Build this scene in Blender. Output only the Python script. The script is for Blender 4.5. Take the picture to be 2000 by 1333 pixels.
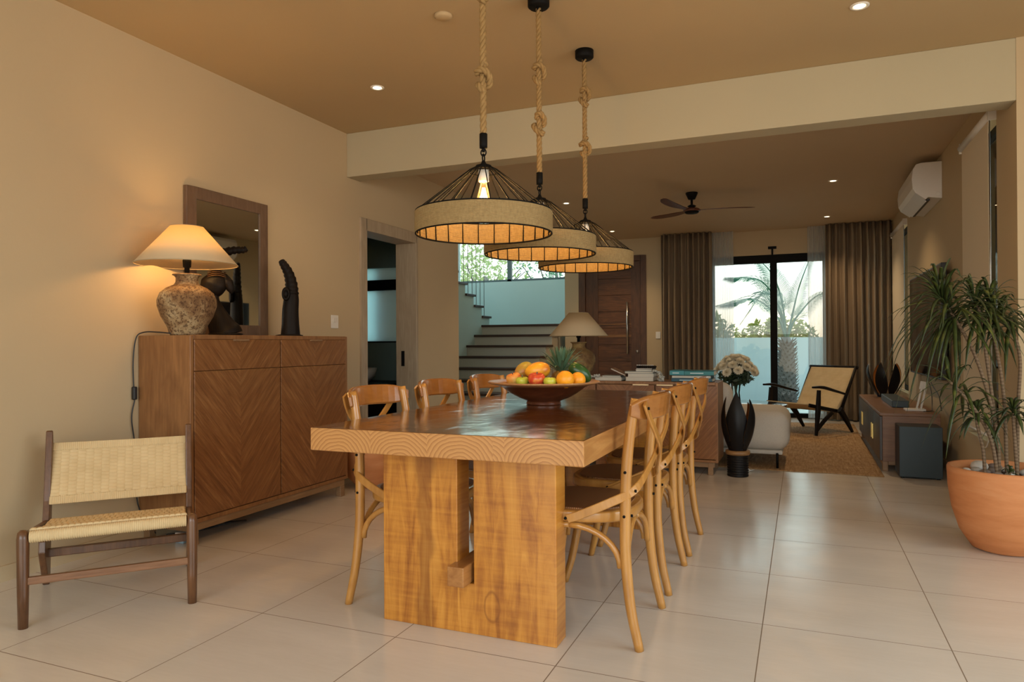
import bpy, bmesh, math, random
from math import sin, cos, pi, radians
from mathutils import Vector, Matrix, noise
random.seed(7)
SC = bpy.context.scene
COL = SC.collection
for o in list(bpy.data.objects): bpy.data.objects.remove(o)

# ------------------------------------------------------------------ camera
def setup_camera():
    yaw, pit, rol = radians(22.4756), radians(.2305), radians(-.3237)
    F = Vector((-sin(yaw)*cos(pit), cos(yaw)*cos(pit), sin(pit)))
    R = Vector((cos(yaw), sin(yaw), 0)); U = R.cross(F)
    Rr = cos(rol)*R + sin(rol)*U; Ur = -sin(rol)*R + cos(rol)*U
    m = Matrix((Rr, Ur, -F)).transposed().to_4x4(); m.translation = (0, 0, 1.04)
    cd = bpy.data.cameras.new('camera'); cd.sensor_width = 36; cd.lens = 24.607
    cd.clip_start = .05; cd.clip_end = 200
    cam = bpy.data.objects.new('camera', cd); COL.objects.link(cam); cam.matrix_world = m
    SC.camera = cam
setup_camera()
SC.view_settings.view_transform = 'Standard'; SC.view_settings.look = 'None'
SC.view_settings.gamma = 1; SC.view_settings.exposure = -0.38
SC.view_settings.use_curve_mapping = False

# ------------------------------------------------------------------ world (bright hazy evening sky)
def setup_world():
    w = bpy.data.worlds.new('sky'); SC.world = w; w.use_nodes = True
    nt = w.node_tree; N = nt.nodes; L = nt.links; N.clear()
    out = N.new('ShaderNodeOutputWorld'); bg = N.new('ShaderNodeBackground')
    tc = N.new('ShaderNodeTexCoord'); sp = N.new('ShaderNodeSeparateXYZ'); cr = N.new('ShaderNodeValToRGB')
    L.new(tc.outputs['Generated'], sp.inputs[0]); L.new(sp.outputs['Z'], cr.inputs[0])
    e = cr.color_ramp.elements
    e[0].position = 0.0; e[0].color = (.93, .72, .50, 1)
    e[1].position = .10; e[1].color = (.86, .92, .88, 1)
    x = e.new(.5); x.color = (.56, .84, .95, 1)
    L.new(cr.outputs[0], bg.inputs['Color']); bg.inputs['Strength'].default_value = 3.6
    L.new(bg.outputs[0], out.inputs[0])
setup_world()

def area(name, loc, rot, sx, sy, power, color, portal=False, spread=None):
    d = bpy.data.lights.new(name, 'AREA'); d.shape = 'RECTANGLE'; d.size = sx; d.size_y = sy
    d.energy = power; d.color = color
    if spread: d.spread = spread
    if portal: d.cycles.is_portal = True
    o = bpy.data.objects.new(name, d); COL.objects.link(o); o.location = loc; o.rotation_euler = rot
    return o
# daylight coming in from the open terrace side (behind and right of the viewer)
area('terrace_daylight', (0.2, -3.3, 2.0), (radians(60), 0, 0), 5.5, 1.6, 88, (.86, .95, 1.0), spread=radians(125))
area('garden_side_daylight', (3.05, 1.3, 1.6), (radians(62), 0, radians(90)), 3.6, 1.7, 46, (.80, .92, 1.0), spread=radians(130))
# sky portals at two windows and at the added stair hall opening
area('living_window_portal', (-.45, 10.62, 1.15), (radians(-90), 0, 0), 1.7, 2.2, 1, (1, 1, 1), True)
area('stair_added_opening_portal', (-6.62, 10.05, 3.1), (radians(90), 0, radians(-90)), 3.2, 1.6, 1, (1, 1, 1), True)  # serves an unseen opening added to brighten the stair hall
area('stair_window_portal', (-4.75, 12.3, 2.95), (radians(-90), 0, 0), 2.3, 1.5, 1, (1, 1, 1), True)

LAMP_WARM = (1.0, .62, .26)
P_DOWN_DINING, P_DOWN_LIVING, P_BULB, P_LAMP = 19, 62, 9, 7.5

# ------------------------------------------------------------------ object helpers
def setp(o, label=None, cat=None, group=None, kind=None):
    if label: o['label'] = label
    if cat: o['category'] = cat
    if group: o['group'] = group
    if kind: o['kind'] = kind
    return o
def thing(name, label, cat, loc=(0, 0, 0), rz=0, group=None, kind=None):
    o = bpy.data.objects.new(name, None); COL.objects.link(o); o.empty_display_size = .1
    o.location = loc; o.rotation_euler = (0, 0, rz)
    return setp(o, label, cat, group, kind)
def dup(o, parent=None, loc=None, rz=None, label=None):
    c = o.copy(); COL.objects.link(c); c.parent = parent
    if loc is not None: c.location = loc
    if rz is not None: c.rotation_euler = (0, 0, rz)
    if label: c['label'] = label
    for ch in list(o.children): dup(ch, c)
    return c
def lamp(name, parent, loc, power, color, kind='POINT', radius=.03, angle=None, blend=.5):
    d = bpy.data.lights.new(name, kind); d.energy = power; d.color = color; d.shadow_soft_size = radius
    if kind == 'SPOT': d.spot_size = radians(angle); d.spot_blend = blend
    o = bpy.data.objects.new(name, d); COL.objects.link(o); o.parent = parent; o.location = loc
    return o

def smooth_path(pts, n=6):
    pts = [Vector(p) for p in pts]
    if len(pts) < 3: return pts
    P = [2*pts[0]-pts[1]] + pts + [2*pts[-1]-pts[-2]]
    out = []
    for i in range(1, len(P)-2):
        a, b, c, d = P[i-1], P[i], P[i+1], P[i+2]
        for k in range(n):
            t = k/n
            out.append(.5*((2*b)+(c-a)*t+(2*a-5*b+4*c-d)*t*t+(3*b-a-3*c+d)*t**3))
    out.append(pts[-1]); return out
def lerp_list(vals, m):
    if not isinstance(vals, (list, tuple)): return [vals]*m
    out = []
    for i in range(m):
        t = i/(m-1)*(len(vals)-1); k = min(int(t), len(vals)-2); f = t-k
        out.append(vals[k]*(1-f)+vals[k+1]*f)
    return out

class MB:
    def __init__(s): s.v = []; s.f = []; s.sm = []; s.mi = []; s.M = Matrix.Identity(4)
    def add(s, verts, faces, smooth=False, mi=0):
        b = len(s.v); s.v += [tuple(s.M @ Vector(p)) for p in verts]
        for f in faces: s.f.append([i+b for i in f]); s.sm.append(smooth); s.mi.append(mi)
        return s
    def box(s, x0, y0, z0, x1, y1, z1, mi=0):
        if x0 > x1: x0, x1 = x1, x0
        if y0 > y1: y0, y1 = y1, y0
        if z0 > z1: z0, z1 = z1, z0
        v = [(x, y, z) for z in (z0, z1) for y in (y0, y1) for x in (x0, x1)]
        return s.add(v, [(0, 2, 3, 1), (4, 5, 7, 6), (0, 1, 5, 4), (2, 6, 7, 3), (0, 4, 6, 2), (1, 3, 7, 5)], mi=mi)
    def obox(s, c, size, rot, mi=0):
        old = s.M; s.M = old @ Matrix.Translation(c) @ rot.to_4x4()
        a, b, d = size[0]/2, size[1]/2, size[2]/2
        s.box(-a, -b, -d, a, b, d, mi); s.M = old; return s
    def sweep(s, path, prof, up=None, scale=1, smooth=True, closed=False, mi=0, caps=True, twist=0):
        """prof: list of 2-D points; up: fixed reference (else parallel transport)"""
        path = [Vector(p) for p in path]; m = len(path); sc = lerp_list(scale, m); n = len(prof)
        verts = []; ref = None
        for i, p in enumerate(path):
            if closed: t = (path[(i+1) % m]-path[i-1])
            else: t = path[min(i+1, m-1)]-path[max(i-1, 0)]
            t = t.normalized() if t.length > 1e-9 else Vector((0, 0, 1))
            if up is not None:
                u = Vector(up[i] if isinstance(up, list) else up); a = u-t*u.dot(t)
                if a.length < 1e-5: a = t.orthogonal()
                a.normalize()
            else:
                if ref is None: ref = t.orthogonal()
                a = ref-t*ref.dot(t); a.normalize(); ref = a
            b = t.cross(a)
            cw, sw = cos(twist*i), sin(twist*i)
            k = sc[i]
            for (x, y) in prof:
                X, Y = x*cw-y*sw, x*sw+y*cw
                verts.append(p+(a*X+b*Y)*k)
        faces = []
        for i in range(m if closed else m-1):
            for j in range(n):
                i2 = (i+1) % m; j2 = (j+1) % n
                faces.append((i*n+j, i*n+j2, i2*n+j2, i2*n+j))
        if caps and not closed:
            faces.append(tuple(range(n))[::-1]); faces.append(tuple((m-1)*n+j for j in range(n)))
        return s.add(verts, faces, smooth, mi)
    def tube(s, path, r, n=10, **k):
        m = len(path); rs = lerp_list(r, m)
        return s.sweep(path, [(cos(2*pi*j/n), sin(2*pi*j/n)) for j in range(n)], scale=rs, **k)
    def strip(s, path, w, t, up, scale=1, **k):
        """flat strip, w across (perp. to up), t along up"""
        b = min(w, t)*.25
        pr = [(t/2, -w/2+b), (t/2, w/2-b), (t/2-b, w/2), (-t/2+b, w/2), (-t/2, w/2-b), (-t/2, -w/2+b), (-t/2+b, -w/2), (t/2-b, -w/2)]
        return s.sweep(path, pr, up=up, scale=scale, smooth=False, **k)
    def lathe(s, prof, n=32, c=(0, 0, 0), smooth=True, mi=0, fn=None, cap=True):
        verts = []; m = len(prof); cx, cy, cz = c
        for (r, z) in prof:
            for j in range(n):
                a = 2*pi*j/n; rr = r*(fn(a, z) if fn else 1)
                verts.append((cx+rr*cos(a), cy+rr*sin(a), cz+z))
        faces = [(i*n+j, i*n+(j+1) % n, (i+1)*n+(j+1) % n, (i+1)*n+j) for i in range(m-1) for j in range(n)]
        if cap and prof[0][0] > 1e-6: faces.append(tuple(range(n))[::-1])
        if cap and prof[-1][0] > 1e-6: faces.append(tuple((m-1)*n+j for j in range(n)))
        return s.add(verts, faces, smooth, mi)
    def cyl(s, c, r, h, n=24, mi=0, smooth=True): return s.lathe([(r, 0), (r, h)], n, c, smooth, mi)
    def rod(s, a, b, r, n=10, mi=0): return s.tube([a, b], r, n, mi=mi)
    def grid(s, fn, nu, nv, smooth=True, mi=0):
        v = [fn(i/nu, j/nv) for j in range(nv+1) for i in range(nu+1)]
        f = [(j*(nu+1)+i, j*(nu+1)+i+1, (j+1)*(nu+1)+i+1, (j+1)*(nu+1)+i) for j in range(nv) for i in range(nu)]
        return s.add(v, f, smooth, mi)
    def prism(s, poly, z0, z1, mi=0, axis='z', smooth=False):
        def mp(x, y, z):
            return (x, y, z) if axis == 'z' else ((z, x, y) if axis == 'x' else (x, z, y))
        n = len(poly); v = [mp(x, y, z0) for x, y in poly]+[mp(x, y, z1) for x, y in poly]
        s.add(v, [tuple(range(n))[::-1], tuple(range(n, 2*n))], False, mi)
        return s.add(v, [(j, (j+1) % n, n+(j+1) % n, n+j) for j in range(n)], smooth, mi)
    def build(s, name, mat, parent=None, bevel=0, solid=0, sub=0, seg=2):
        me = bpy.data.meshes.new(name); me.from_pydata(s.v, [], s.f)
        me.polygons.foreach_set('use_smooth', s.sm); me.polygons.foreach_set('material_index', s.mi)
        for m in (mat if isinstance(mat, (list, tuple)) else [mat]): me.materials.append(m)
        bm = bmesh.new(); bm.from_mesh(me); bmesh.ops.remove_doubles(bm, verts=bm.verts, dist=1e-6)
        if not solid: bmesh.ops.recalc_face_normals(bm, faces=bm.faces)
        bm.to_mesh(me); bm.free(); me.update()
        o = bpy.data.objects.new(name, me); COL.objects.link(o); o.parent = parent
        if solid:
            md = o.modifiers.new('thickness', 'SOLIDIFY'); md.thickness = solid; md.offset = 0
        if bevel:
            md = o.modifiers.new('bevel', 'BEVEL'); md.width = bevel; md.segments = seg
            md.limit_method = 'ANGLE'; md.angle_limit = radians(40); md.harden_normals = False
        if sub:
            md = o.modifiers.new('subdivision', 'SUBSURF'); md.levels = sub; md.render_levels = sub
        return o
def struct(name, mb, mat, parent=None, **k):
    o = mb.build(name, mat, parent, **k)
    if parent is None: o['kind'] = 'structure'
    return o

# ------------------------------------------------------------------ materials
class NT:
    def __init__(s, name):
        s.m = bpy.data.materials.new(name); s.m.use_nodes = True
        s.t = s.m.node_tree; s.t.nodes.clear()
        s.out = s.t.nodes.new('ShaderNodeOutputMaterial')
    def n(s, typ, **kw):
        nd = s.t.nodes.new('ShaderNode'+typ)
        for k, v in kw.items():
            if k.startswith('i_'):
                key = k[2:]; key = int(key) if key.isdigit() else key.replace('_', ' ')
                s.put(nd.inputs[key], v)
            else: setattr(nd, k, v)
        return nd
    def put(s, inp, v):
        if isinstance(v, bpy.types.NodeSocket): s.t.links.new(v, inp)
        elif isinstance(v, bpy.types.Node): s.t.links.new(v.outputs[0], inp)
        else:
            if isinstance(v, tuple) and len(v) == 3 and inp.type == 'RGBA': v = (*v, 1)
            inp.default_value = v
    def math(s, op, a, b=None, c=None):
        nd = s.n('Math', operation=op); s.put(nd.inputs[0], a)
        if b is not None: s.put(nd.inputs[1], b)
        if c is not None: s.put(nd.inputs[2], c)
        return nd.outputs[0]
    def ramp(s, fac, stops, interp='LINEAR'):
        nd = s.n('ValToRGB'); nd.color_ramp.interpolation = interp; e = nd.color_ramp.elements
        while len(e) < len(stops): e.new(.5)
        for i, (p, c) in enumerate(stops):
            e[i].position = p; e[i].color = (*c, 1) if len(c) == 3 else c
        s.put(nd.inputs[0], fac); return nd.outputs[0]
    def mix(s, fac, a, b, typ='MIX'):
        nd = s.n('Mix', data_type='RGBA', blend_type=typ)
        s.put(nd.inputs[0], fac); s.put(nd.inputs[6], a); s.put(nd.inputs[7], b); return nd.outputs[2]
    def obj(s, scale=(1, 1, 1), loc=(0, 0, 0), rot=(0, 0, 0), src='Object'):
        tc = s.n('TexCoord'); mp = s.n('Mapping'); s.t.links.new(tc.outputs[src], mp.inputs[0])
        mp.inputs['Scale'].default_value = scale; mp.inputs['Location'].default_value = loc; mp.inputs['Rotation'].default_value = rot
        return mp.outputs[0]
    def noise(s, vec, scale=5, detail=3, rough=.5, dist=0):
        nd = s.n('TexNoise', i_Scale=scale, i_Detail=detail, i_Roughness=rough, i_Distortion=dist); s.put(nd.inputs['Vector'], vec)
        return nd.outputs['Fac']
    def bump(s, h, strength=.3, dist=.01):
        return s.n('Bump', i_Height=h, i_Strength=strength, i_Distance=dist).outputs[0]
    def pbr(s, color, rough=.5, metal=0, bump=None, spec=.5, trans=0, coat=0, sss=0, emit=None, estr=0):
        b = s.n('BsdfPrincipled'); s.put(b.inputs['Base Color'], color); s.put(b.inputs['Roughness'], rough)
        s.put(b.inputs['Metallic'], metal); s.put(b.inputs['Specular IOR Level'], spec)
        if bump is not None: s.put(b.inputs['Normal'], bump)
        if trans: s.put(b.inputs['Transmission Weight'], trans)
        if coat: s.put(b.inputs['Coat Weight'], coat); b.inputs['Coat Roughness'].default_value = .12
        if emit: s.put(b.inputs['Emission Color'], emit); s.put(b.inputs['Emission Strength'], estr)
        s.t.links.new(b.outputs[0], s.out.inputs[0]); return s.m

def plain(name, col, rough=.5, metal=0, var=.12, scale=8, spec=.5, bump=0, coat=0):
    s = NT(name); v = s.obj(); f = s.noise(v, scale, 3)
    c = s.mix(f, tuple(x*(1-var) for x in col), tuple(min(1, x*(1+var)) for x in col))
    return s.pbr(c, rough, metal, s.bump(f, bump, .004) if bump else None, spec, coat=coat)
def wood(name, dark, light, axis='x', scale=1.0, rough=.4, bump=.25, coat=0, fig=.5, stretch=14, spec=.5):
    s = NT(name)
    k = {'x': (1, stretch, stretch), 'y': (stretch, 1, stretch), 'z': (stretch, stretch, 1)}[axis]
    v = s.obj(tuple(q*scale for q in k)); v2 = s.obj(tuple((1 if q == 1 else 3.2)*scale for q in k))
    fine = s.noise(v, 3.5, 6, .62, .4); big = s.noise(v2, 2.2, 3, .5, 1.2)
    f = s.math('MULTIPLY_ADD', big, fig, s.math('MULTIPLY', fine, 1-fig))
    c = s.ramp(f, [(.30, dark), (.52, tuple((a+b)/2 for a, b in zip(dark, light))), (.70, light)])
    return s.pbr(c, rough, 0, s.bump(fine, bump, .002), spec, coat=coat)

def m_wall(name, col, var=.05):
    s = NT(name); v = s.obj(); f = s.noise(v, 90, 4, .6); g = s.noise(v, 1.3, 2)
    c = s.mix(g, tuple(x*(1-var) for x in col), tuple(x*(1+var) for x in col))
    return s.pbr(c, .85, 0, s.bump(f, .12, .003), .2)
WALL = m_wall('cream_wall_paint', (.53, .415, .262))
BEAMP = m_wall('beam_paint', (.47, .41, .28))
CEIL = m_wall('ceiling_paint', (.50, .37, .21))
CEIL2 = m_wall('living_ceiling_paint', (.56, .42, .27))
STAIRW = m_wall('stair_daylight_tint_paint', (.60, .78, .76))  # white walls, with the teal of the daylight put into the base colour
RISER = m_wall('riser_paint', (.55, .50, .40))

def m_floor():
    s = NT('floor_tile'); tc = s.n('TexCoord'); sp = s.n('SeparateXYZ'); s.put(sp.inputs[0], tc.outputs['Object'])
    T = .6
    def line(ax, off):
        d = s.math('FRACT', s.math('DIVIDE', s.math('ADD', sp.outputs[ax], off), T))
        d = s.math('ABSOLUTE', s.math('SUBTRACT', d, .5))       # .5 at the joint
        return s.math('GREATER_THAN', d, .5-.0031)
    g = s.math('MAXIMUM', line(0, .14+30), line(1, -.34+30))
    cell = s.n('CombineXYZ'); s.put(cell.inputs[0], s.math('FLOOR', s.math('DIVIDE', s.math('ADD', sp.outputs[0], 30.14), T)))
    s.put(cell.inputs[1], s.math('FLOOR', s.math('DIVIDE', s.math('ADD', sp.outputs[1], 29.66), T)))
    wn = s.n('TexWhiteNoise'); s.put(wn.inputs['Vector'], cell.outputs[0])
    v = s.obj((1, 3.5, 1)); f = s.noise(v, 1.6, 3, .5, .2); f2 = s.noise(s.obj((2, 14, 1)), 5, 4, .6)
    c = s.ramp(s.math('MULTIPLY_ADD', f2, .35, s.math('MULTIPLY', f, .65)), [(.3, (.66, .59, .51)), (.7, (.74, .67, .59))])
    c = s.mix(s.math('MULTIPLY', wn.outputs[0], .10), c, (.50, .42, .33))
    col = s.mix(g, c, (.22, .155, .10))
    r = s.math('MULTIPLY_ADD', f, .10, .15); r = s.math('MAXIMUM', r, s.math('MULTIPLY', g, .9))
    return s.pbr(col, r, 0, s.bump(s.math('SUBTRACT', 0.0, g), .35, .003), .7)
FLOOR = m_floor()

def m_chevron():
    """V-laid veneer boards; local X across the door, Z up; obj origin = door centre"""
    s = NT('chevron_veneer'); tc = s.n('TexCoord'); sp = s.n('SeparateXYZ'); s.put(sp.inputs[0], tc.outputs['Object'])
    ax = s.math('ABSOLUTE', sp.outputs[0])
    a = s.math('SUBTRACT', sp.outputs[2], s.math('MULTIPLY', ax, 1.15))     # across the boards
    b = s.math('ADD', s.math('MULTIPLY', sp.outputs[2], 1.15), ax)          # along the boards
    idx = s.math('FLOOR', s.math('DIVIDE', a, .105))
    side = s.math('SIGN', sp.outputs[0])
    cb = s.n('CombineXYZ'); s.put(cb.inputs[0], idx); s.put(cb.inputs[1], side)
    wn = s.n('TexWhiteNoise'); s.put(wn.inputs['Vector'], cb.outputs[0])
    gv = s.n('CombineXYZ'); s.put(gv.inputs[0], s.math('MULTIPLY', a, 34)); s.put(gv.inputs[1], s.math('MULTIPLY', b, 2.2))
    s.put(gv.inputs[2], s.math('MULTIPLY', wn.outputs[0], 40))
    g = s.noise(gv.outputs[0], 1.6, 6, .65, .5)
    fr = s.math('FRACT', s.math('DIVIDE', a, .105)); seam = s.math('LESS_THAN', fr, .03)
    c = s.ramp(g, [(.28, (.135, .050, .016)), (.5, (.24, .098, .032)), (.66, (.33, .15, .052)), (.78, (.50, .29, .13))])
    c = s.mix(s.math('MULTIPLY', wn.outputs[0], .3), c, (.16, .058, .016))
    c = s.mix(s.math('MULTIPLY', seam, .3), c, (.04, .02, .01))
    return s.pbr(c, .34, 0, s.bump(s.math('SUBTRACT', g, seam), .3, .002), .5)
CHEV = m_chevron()
CABW = wood('cabinet_wood', (.17, .070, .024), (.36, .17, .062), 'z', 1.6, .42)
CABH = wood('cabinet_base_wood', (.20, .11, .05), (.34, .20, .10), 'x', 1.6, .5)
MIRW = wood('mirror_frame_wood', (.11, .062, .036), (.20, .122, .075), 'z', 2.5, .5)
OAKJ = wood('pale_oak', (.33, .25, .165), (.48, .385, .265), 'z', 1.6, .5, fig=.35)
CHAIRW = wood('honey_wood', (.34, .14, .026), (.58, .285, .068), 'z', 1.5, .28, .1, coat=.3, fig=.65, stretch=9)
CHAIRD = wood('brown_rail_wood', (.24, .085, .016), (.44, .18, .04), 'x', 1.5, .25, .1, coat=.4, fig=.65, stretch=9)
LOUNGEW = wood('dark_walnut', (.065, .025, .010), (.19, .082, .032), 'z', 2, .35, .15, coat=.2)
DARKW = wood('ebonised_wood', (.004, .003, .0025), (.013, .008, .0055), 'z', 2, .5, spec=.15)
DOORW = wood('entrance_door_wood', (.04, .014, .006), (.19, .075, .024), 'x', 1.4, .45)
DOORV = wood('entrance_door_stile', (.05, .02, .009), (.14, .06, .024), 'z', 1.6, .4)
TVW = wood('tv_bench_wood', (.15, .065, .03), (.27, .135, .062), 'x', 1.5, .4)
FANW = wood('fan_blade_wood', (.07, .018, .008), (.13, .036, .015), 'x', 1.5, .35)
TREADW = wood('stair_tread_wood', (.04, .018, .010), (.09, .042, .024), 'x', 1.5, .45)

def m_tabletop():
    s = NT('table_top_wood'); v = s.obj((13, 1, 8)); f = s.noise(v, 2.2, 6, .6, .6); big = s.noise(s.obj((2.6, .8, 1)), 2, 3, .5, 1)
    wv = s.noise(s.obj((3.2, 2.2, 1)), 2.6, 2, .4, .5)
    t = s.math('MULTIPLY_ADD', f, .55, s.math('MULTIPLY', big, .45))
    c = s.ramp(t, [(.30, (.052, .016, .005)), (.5, (.115, .037, .010)), (.70, (.21, .080, .022))])
    h = s.math('MULTIPLY_ADD', wv, 1.0, s.math('MULTIPLY', f, .06))
    return s.pbr(c, .15, 0, s.bump(h, .42, .02), .7, coat=.8)
TTOP = m_tabletop()
def m_tableside():
    s = NT('table_side_wood'); v = s.obj((8, 1.1, 12)); f = s.noise(v, 2.4, 6, .6, .8)
    c = s.ramp(f, [(.3, (.27, .10, .024)), (.55, (.42, .19, .055)), (.75, (.55, .28, .09))])
    return s.pbr(c, .33, 0, s.bump(f, .2, .002), .5, coat=.2)
TSIDE = m_tableside()
def m_endgrain():
    """growth rings on the sawn end of glued boards (x -.5..+.5, z 0..-.08)"""
    s = NT('end_grain_wood'); tc = s.n('TexCoord'); sp = s.n('SeparateXYZ'); s.put(sp.inputs[0], tc.outputs['Object'])
    x = s.math('ADD', sp.outputs[0], .5)
    edges = [0, .25, .465, .70, .742, 1.0]; cen = [.115, .365, .585, .66, .875]
    ctr = s.ramp(x, [(edges[i], (cen[i],)*3) for i in range(5)], 'CONSTANT')
    dx = s.math('SUBTRACT', x, ctr); dz = s.math('ADD', sp.outputs[2], .108)
    wob = s.noise(s.obj((9, 1, 9)), 2, 3)
    r = s.math('SQRT', s.math('ADD', s.math('MULTIPLY', dx, dx), s.math('MULTIPLY', dz, s.math('MULTIPLY', dz, 1.3))))
    r = s.math('MULTIPLY_ADD', wob, .018, r)
    ring = s.math('FRACT', s.math('MULTIPLY', r, 72)); ring = s.math('POWER', ring, 2.2)
    bd = s.math('ABSOLUTE', s.math('SUBTRACT', ring, 0))
    n = s.noise(s.obj((40, 1, 40)), 8, 4)
    c = s.mix(ring, (.56, .285, .095), (.30, .115, .030)); c = s.mix(s.math('MULTIPLY', n, .35), c, (.44, .20, .065))
    return s.pbr(c, .38, 0, s.bump(s.math('MULTIPLY', ring, -1), .15, .001), .45, coat=.15)
ENDG = m_endgrain()
def m_pedestal():
    s = NT('pedestal_wood'); tc = s.n('TexCoord'); sp = s.n('SeparateXYZ'); s.put(sp.inputs[0], tc.outputs['Object'])
    bi = s.ramp(s.math('ADD', sp.outputs[0], .345), [(0, (.35,)*3), (.150, (.05,)*3), (.205, (.5,)*3), (.31, (.75,)*3), (.375, (.45,)*3), (.56, (.85,)*3)], 'CONSTANT')
    cb = s.n('CombineXYZ'); s.put(cb.inputs[0], s.math('MULTIPLY', sp.outputs[0], 13)); s.put(cb.inputs[1], s.math('MULTIPLY', bi, 20))
    s.put(cb.inputs[2], s.math('MULTIPLY', sp.outputs[2], 1.5))
    g = s.noise(cb.outputs[0], 1.5, 6, .6, .9)
    cross = s.noise(s.obj((3, 3, 46)), 1.6, 3, .6)             # faint saw marks across the grain
    t = s.math('MULTIPLY_ADD', cross, .22, s.math('MULTIPLY', g, .78))
    c = s.ramp(t, [(.30, (.20, .060, .010)), (.42, (.38, .135, .020)), (.54, (.54, .22, .032)), (.70, (.68, .32, .058))])
    # dark heart streak and a knot
    zn = s.noise(s.obj((.01, .01, 3)), 1.5, 1, .4); zw = s.noise(s.obj((.01, .01, 3.1), (0, 0, 7)), 1.5, 1.5, .5)
    xo = s.math('ADD', s.math('ADD', sp.outputs[0], .168), s.math('MULTIPLY', s.math('SUBTRACT', zn, .5), .05))
    st = s.math('SUBTRACT', 1.0, s.math('DIVIDE', s.math('ABSOLUTE', xo), s.math('MAXIMUM', s.math('MULTIPLY', s.math('SUBTRACT', zw, .27), .17), .002)))
    st = s.math('MINIMUM', s.math('MULTIPLY', s.math('MAXIMUM', st, 0), 2.2), 1)
    st = s.math('MULTIPLY', st, s.ramp(g, [(.30, (1, 1, 1)), (.62, (.55, .55, .55))]))
    c = s.mix(s.math('MULTIPLY', st, .85), c, (.17, .048, .010))
    kx = s.math('SUBTRACT', sp.outputs[0], .105); kz = s.math('MULTIPLY', s.math('SUBTRACT', sp.outputs[2], .105), .55)
    kr = s.math('SQRT', s.math('ADD', s.math('MULTIPLY', kx, kx), s.math('MULTIPLY', kz, kz)))
    kr = s.math('MULTIPLY_ADD', s.noise(s.obj(), 14, 3), .014, kr)
    kn = s.math('SUBTRACT', 1.0, s.math('MULTIPLY', s.math('ABSOLUTE', s.math('SUBTRACT', kr, .036)), 190))
    c = s.mix(s.math('MULTIPLY', s.math('MAXIMUM', kn, 0), .6), c, (.20, .06, .012))
    return s.pbr(c, .27, 0, s.bump(t, .15, .002), .5, coat=.3)
PEDW = m_pedestal()

def m_weave(name, a, b, scale, rough=.7, sx=1, sy=1, bump=.6):
    s = NT(name); v = s.obj((sx, sy, 1))
    w1 = s.n('TexWave', wave_type='BANDS', bands_direction='X', i_Scale=scale, i_Distortion=.6); s.put(w1.inputs[0], v)
    w2 = s.n('TexWave', wave_type='BANDS', bands_direction='Y', i_Scale=scale, i_Distortion=.6); s.put(w2.inputs[0], v)
    h = s.math('MULTIPLY', w1.outputs['Fac'], w2.outputs['Fac'])
    return s.pbr(s.mix(h, a, b), rough, 0, s.bump(h, bump, .002), .3)
CANE = m_weave('woven_cane', (.13, .05, .017), (.40, .19, .07), 42, .5)
PCORD = NT('paper_cord')
_f = PCORD.noise(PCORD.obj(), 240, 3); _g = PCORD.noise(PCORD.obj(), 14, 2)
PCORD = PCORD.pbr(PCORD.mix(_g, (.58, .42, .22), (.74, .58, .34)), .75, 0, PCORD.bump(_f, .25, .001), .25)
def m_bands(name, a, b, scale, axis, rough=.8, bump=.8, dist=.002, distort=.4):
    s = NT(name); w = s.n('TexWave', wave_type='BANDS', bands_direction=axis, i_Scale=scale, i_Distortion=distort)
    s.put(w.inputs[0], s.obj()); n = s.noise(s.obj((60, 60, 300) if axis == 'Z' else (1, 1, 1)), 3, 3)
    c = s.mix(w.outputs['Fac'], a, b); c = s.mix(s.math('MULTIPLY', n, .4), c, a)
    return s.pbr(c, rough, 0, s.bump(w.outputs['Fac'], bump, dist), .2)
ROPE = plain('jute_rope', (.31, .195, .08), .9, var=.35, scale=60, spec=.1, bump=.5)
CORDB = m_bands('cord_bands', (.38, .22, .08), (.66, .45, .20), 16, 'Z', .8, .8)
def m_jute():
    s = NT('jute_band'); w = s.n('TexWave', wave_type='BANDS', bands_direction='Z', i_Scale=62, i_Distortion=.3); s.put(w.inputs[0], s.obj())
    n = s.noise(s.obj((1, 1, .5)), 120, 3, .6)
    c = s.mix(n, (.20, .13, .055), (.44, .31, .14))
    b = s.n('BsdfPrincipled'); s.put(b.inputs['Base Color'], c); b.inputs['Roughness'].default_value = .85
    s.put(b.inputs['Normal'], s.bump(n, .5, .002)); b.inputs['Specular IOR Level'].default_value = .2
    s.t.links.new(b.outputs[0], s.out.inputs[0]); return s.m
JUTE = m_jute()
def m_rug():
    s = NT('jute_rug_weave'); v = s.obj(); n1 = s.noise(s.obj((30, 3, 1)), 2, 4, .7); n2 = s.noise(s.obj((5, 60, 1)), 2, 3, .6)
    t = s.math('MULTIPLY_ADD', n1, .55, s.math('MULTIPLY', n2, .45))
    c = s.ramp(t, [(.34, (.20, .10, .04)), (.5, (.40, .24, .11)), (.66, (.58, .40, .22))])
    return s.pbr(c, .9, 0, s.bump(n2, .8, .006), .2)
RUG = m_rug()

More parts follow.
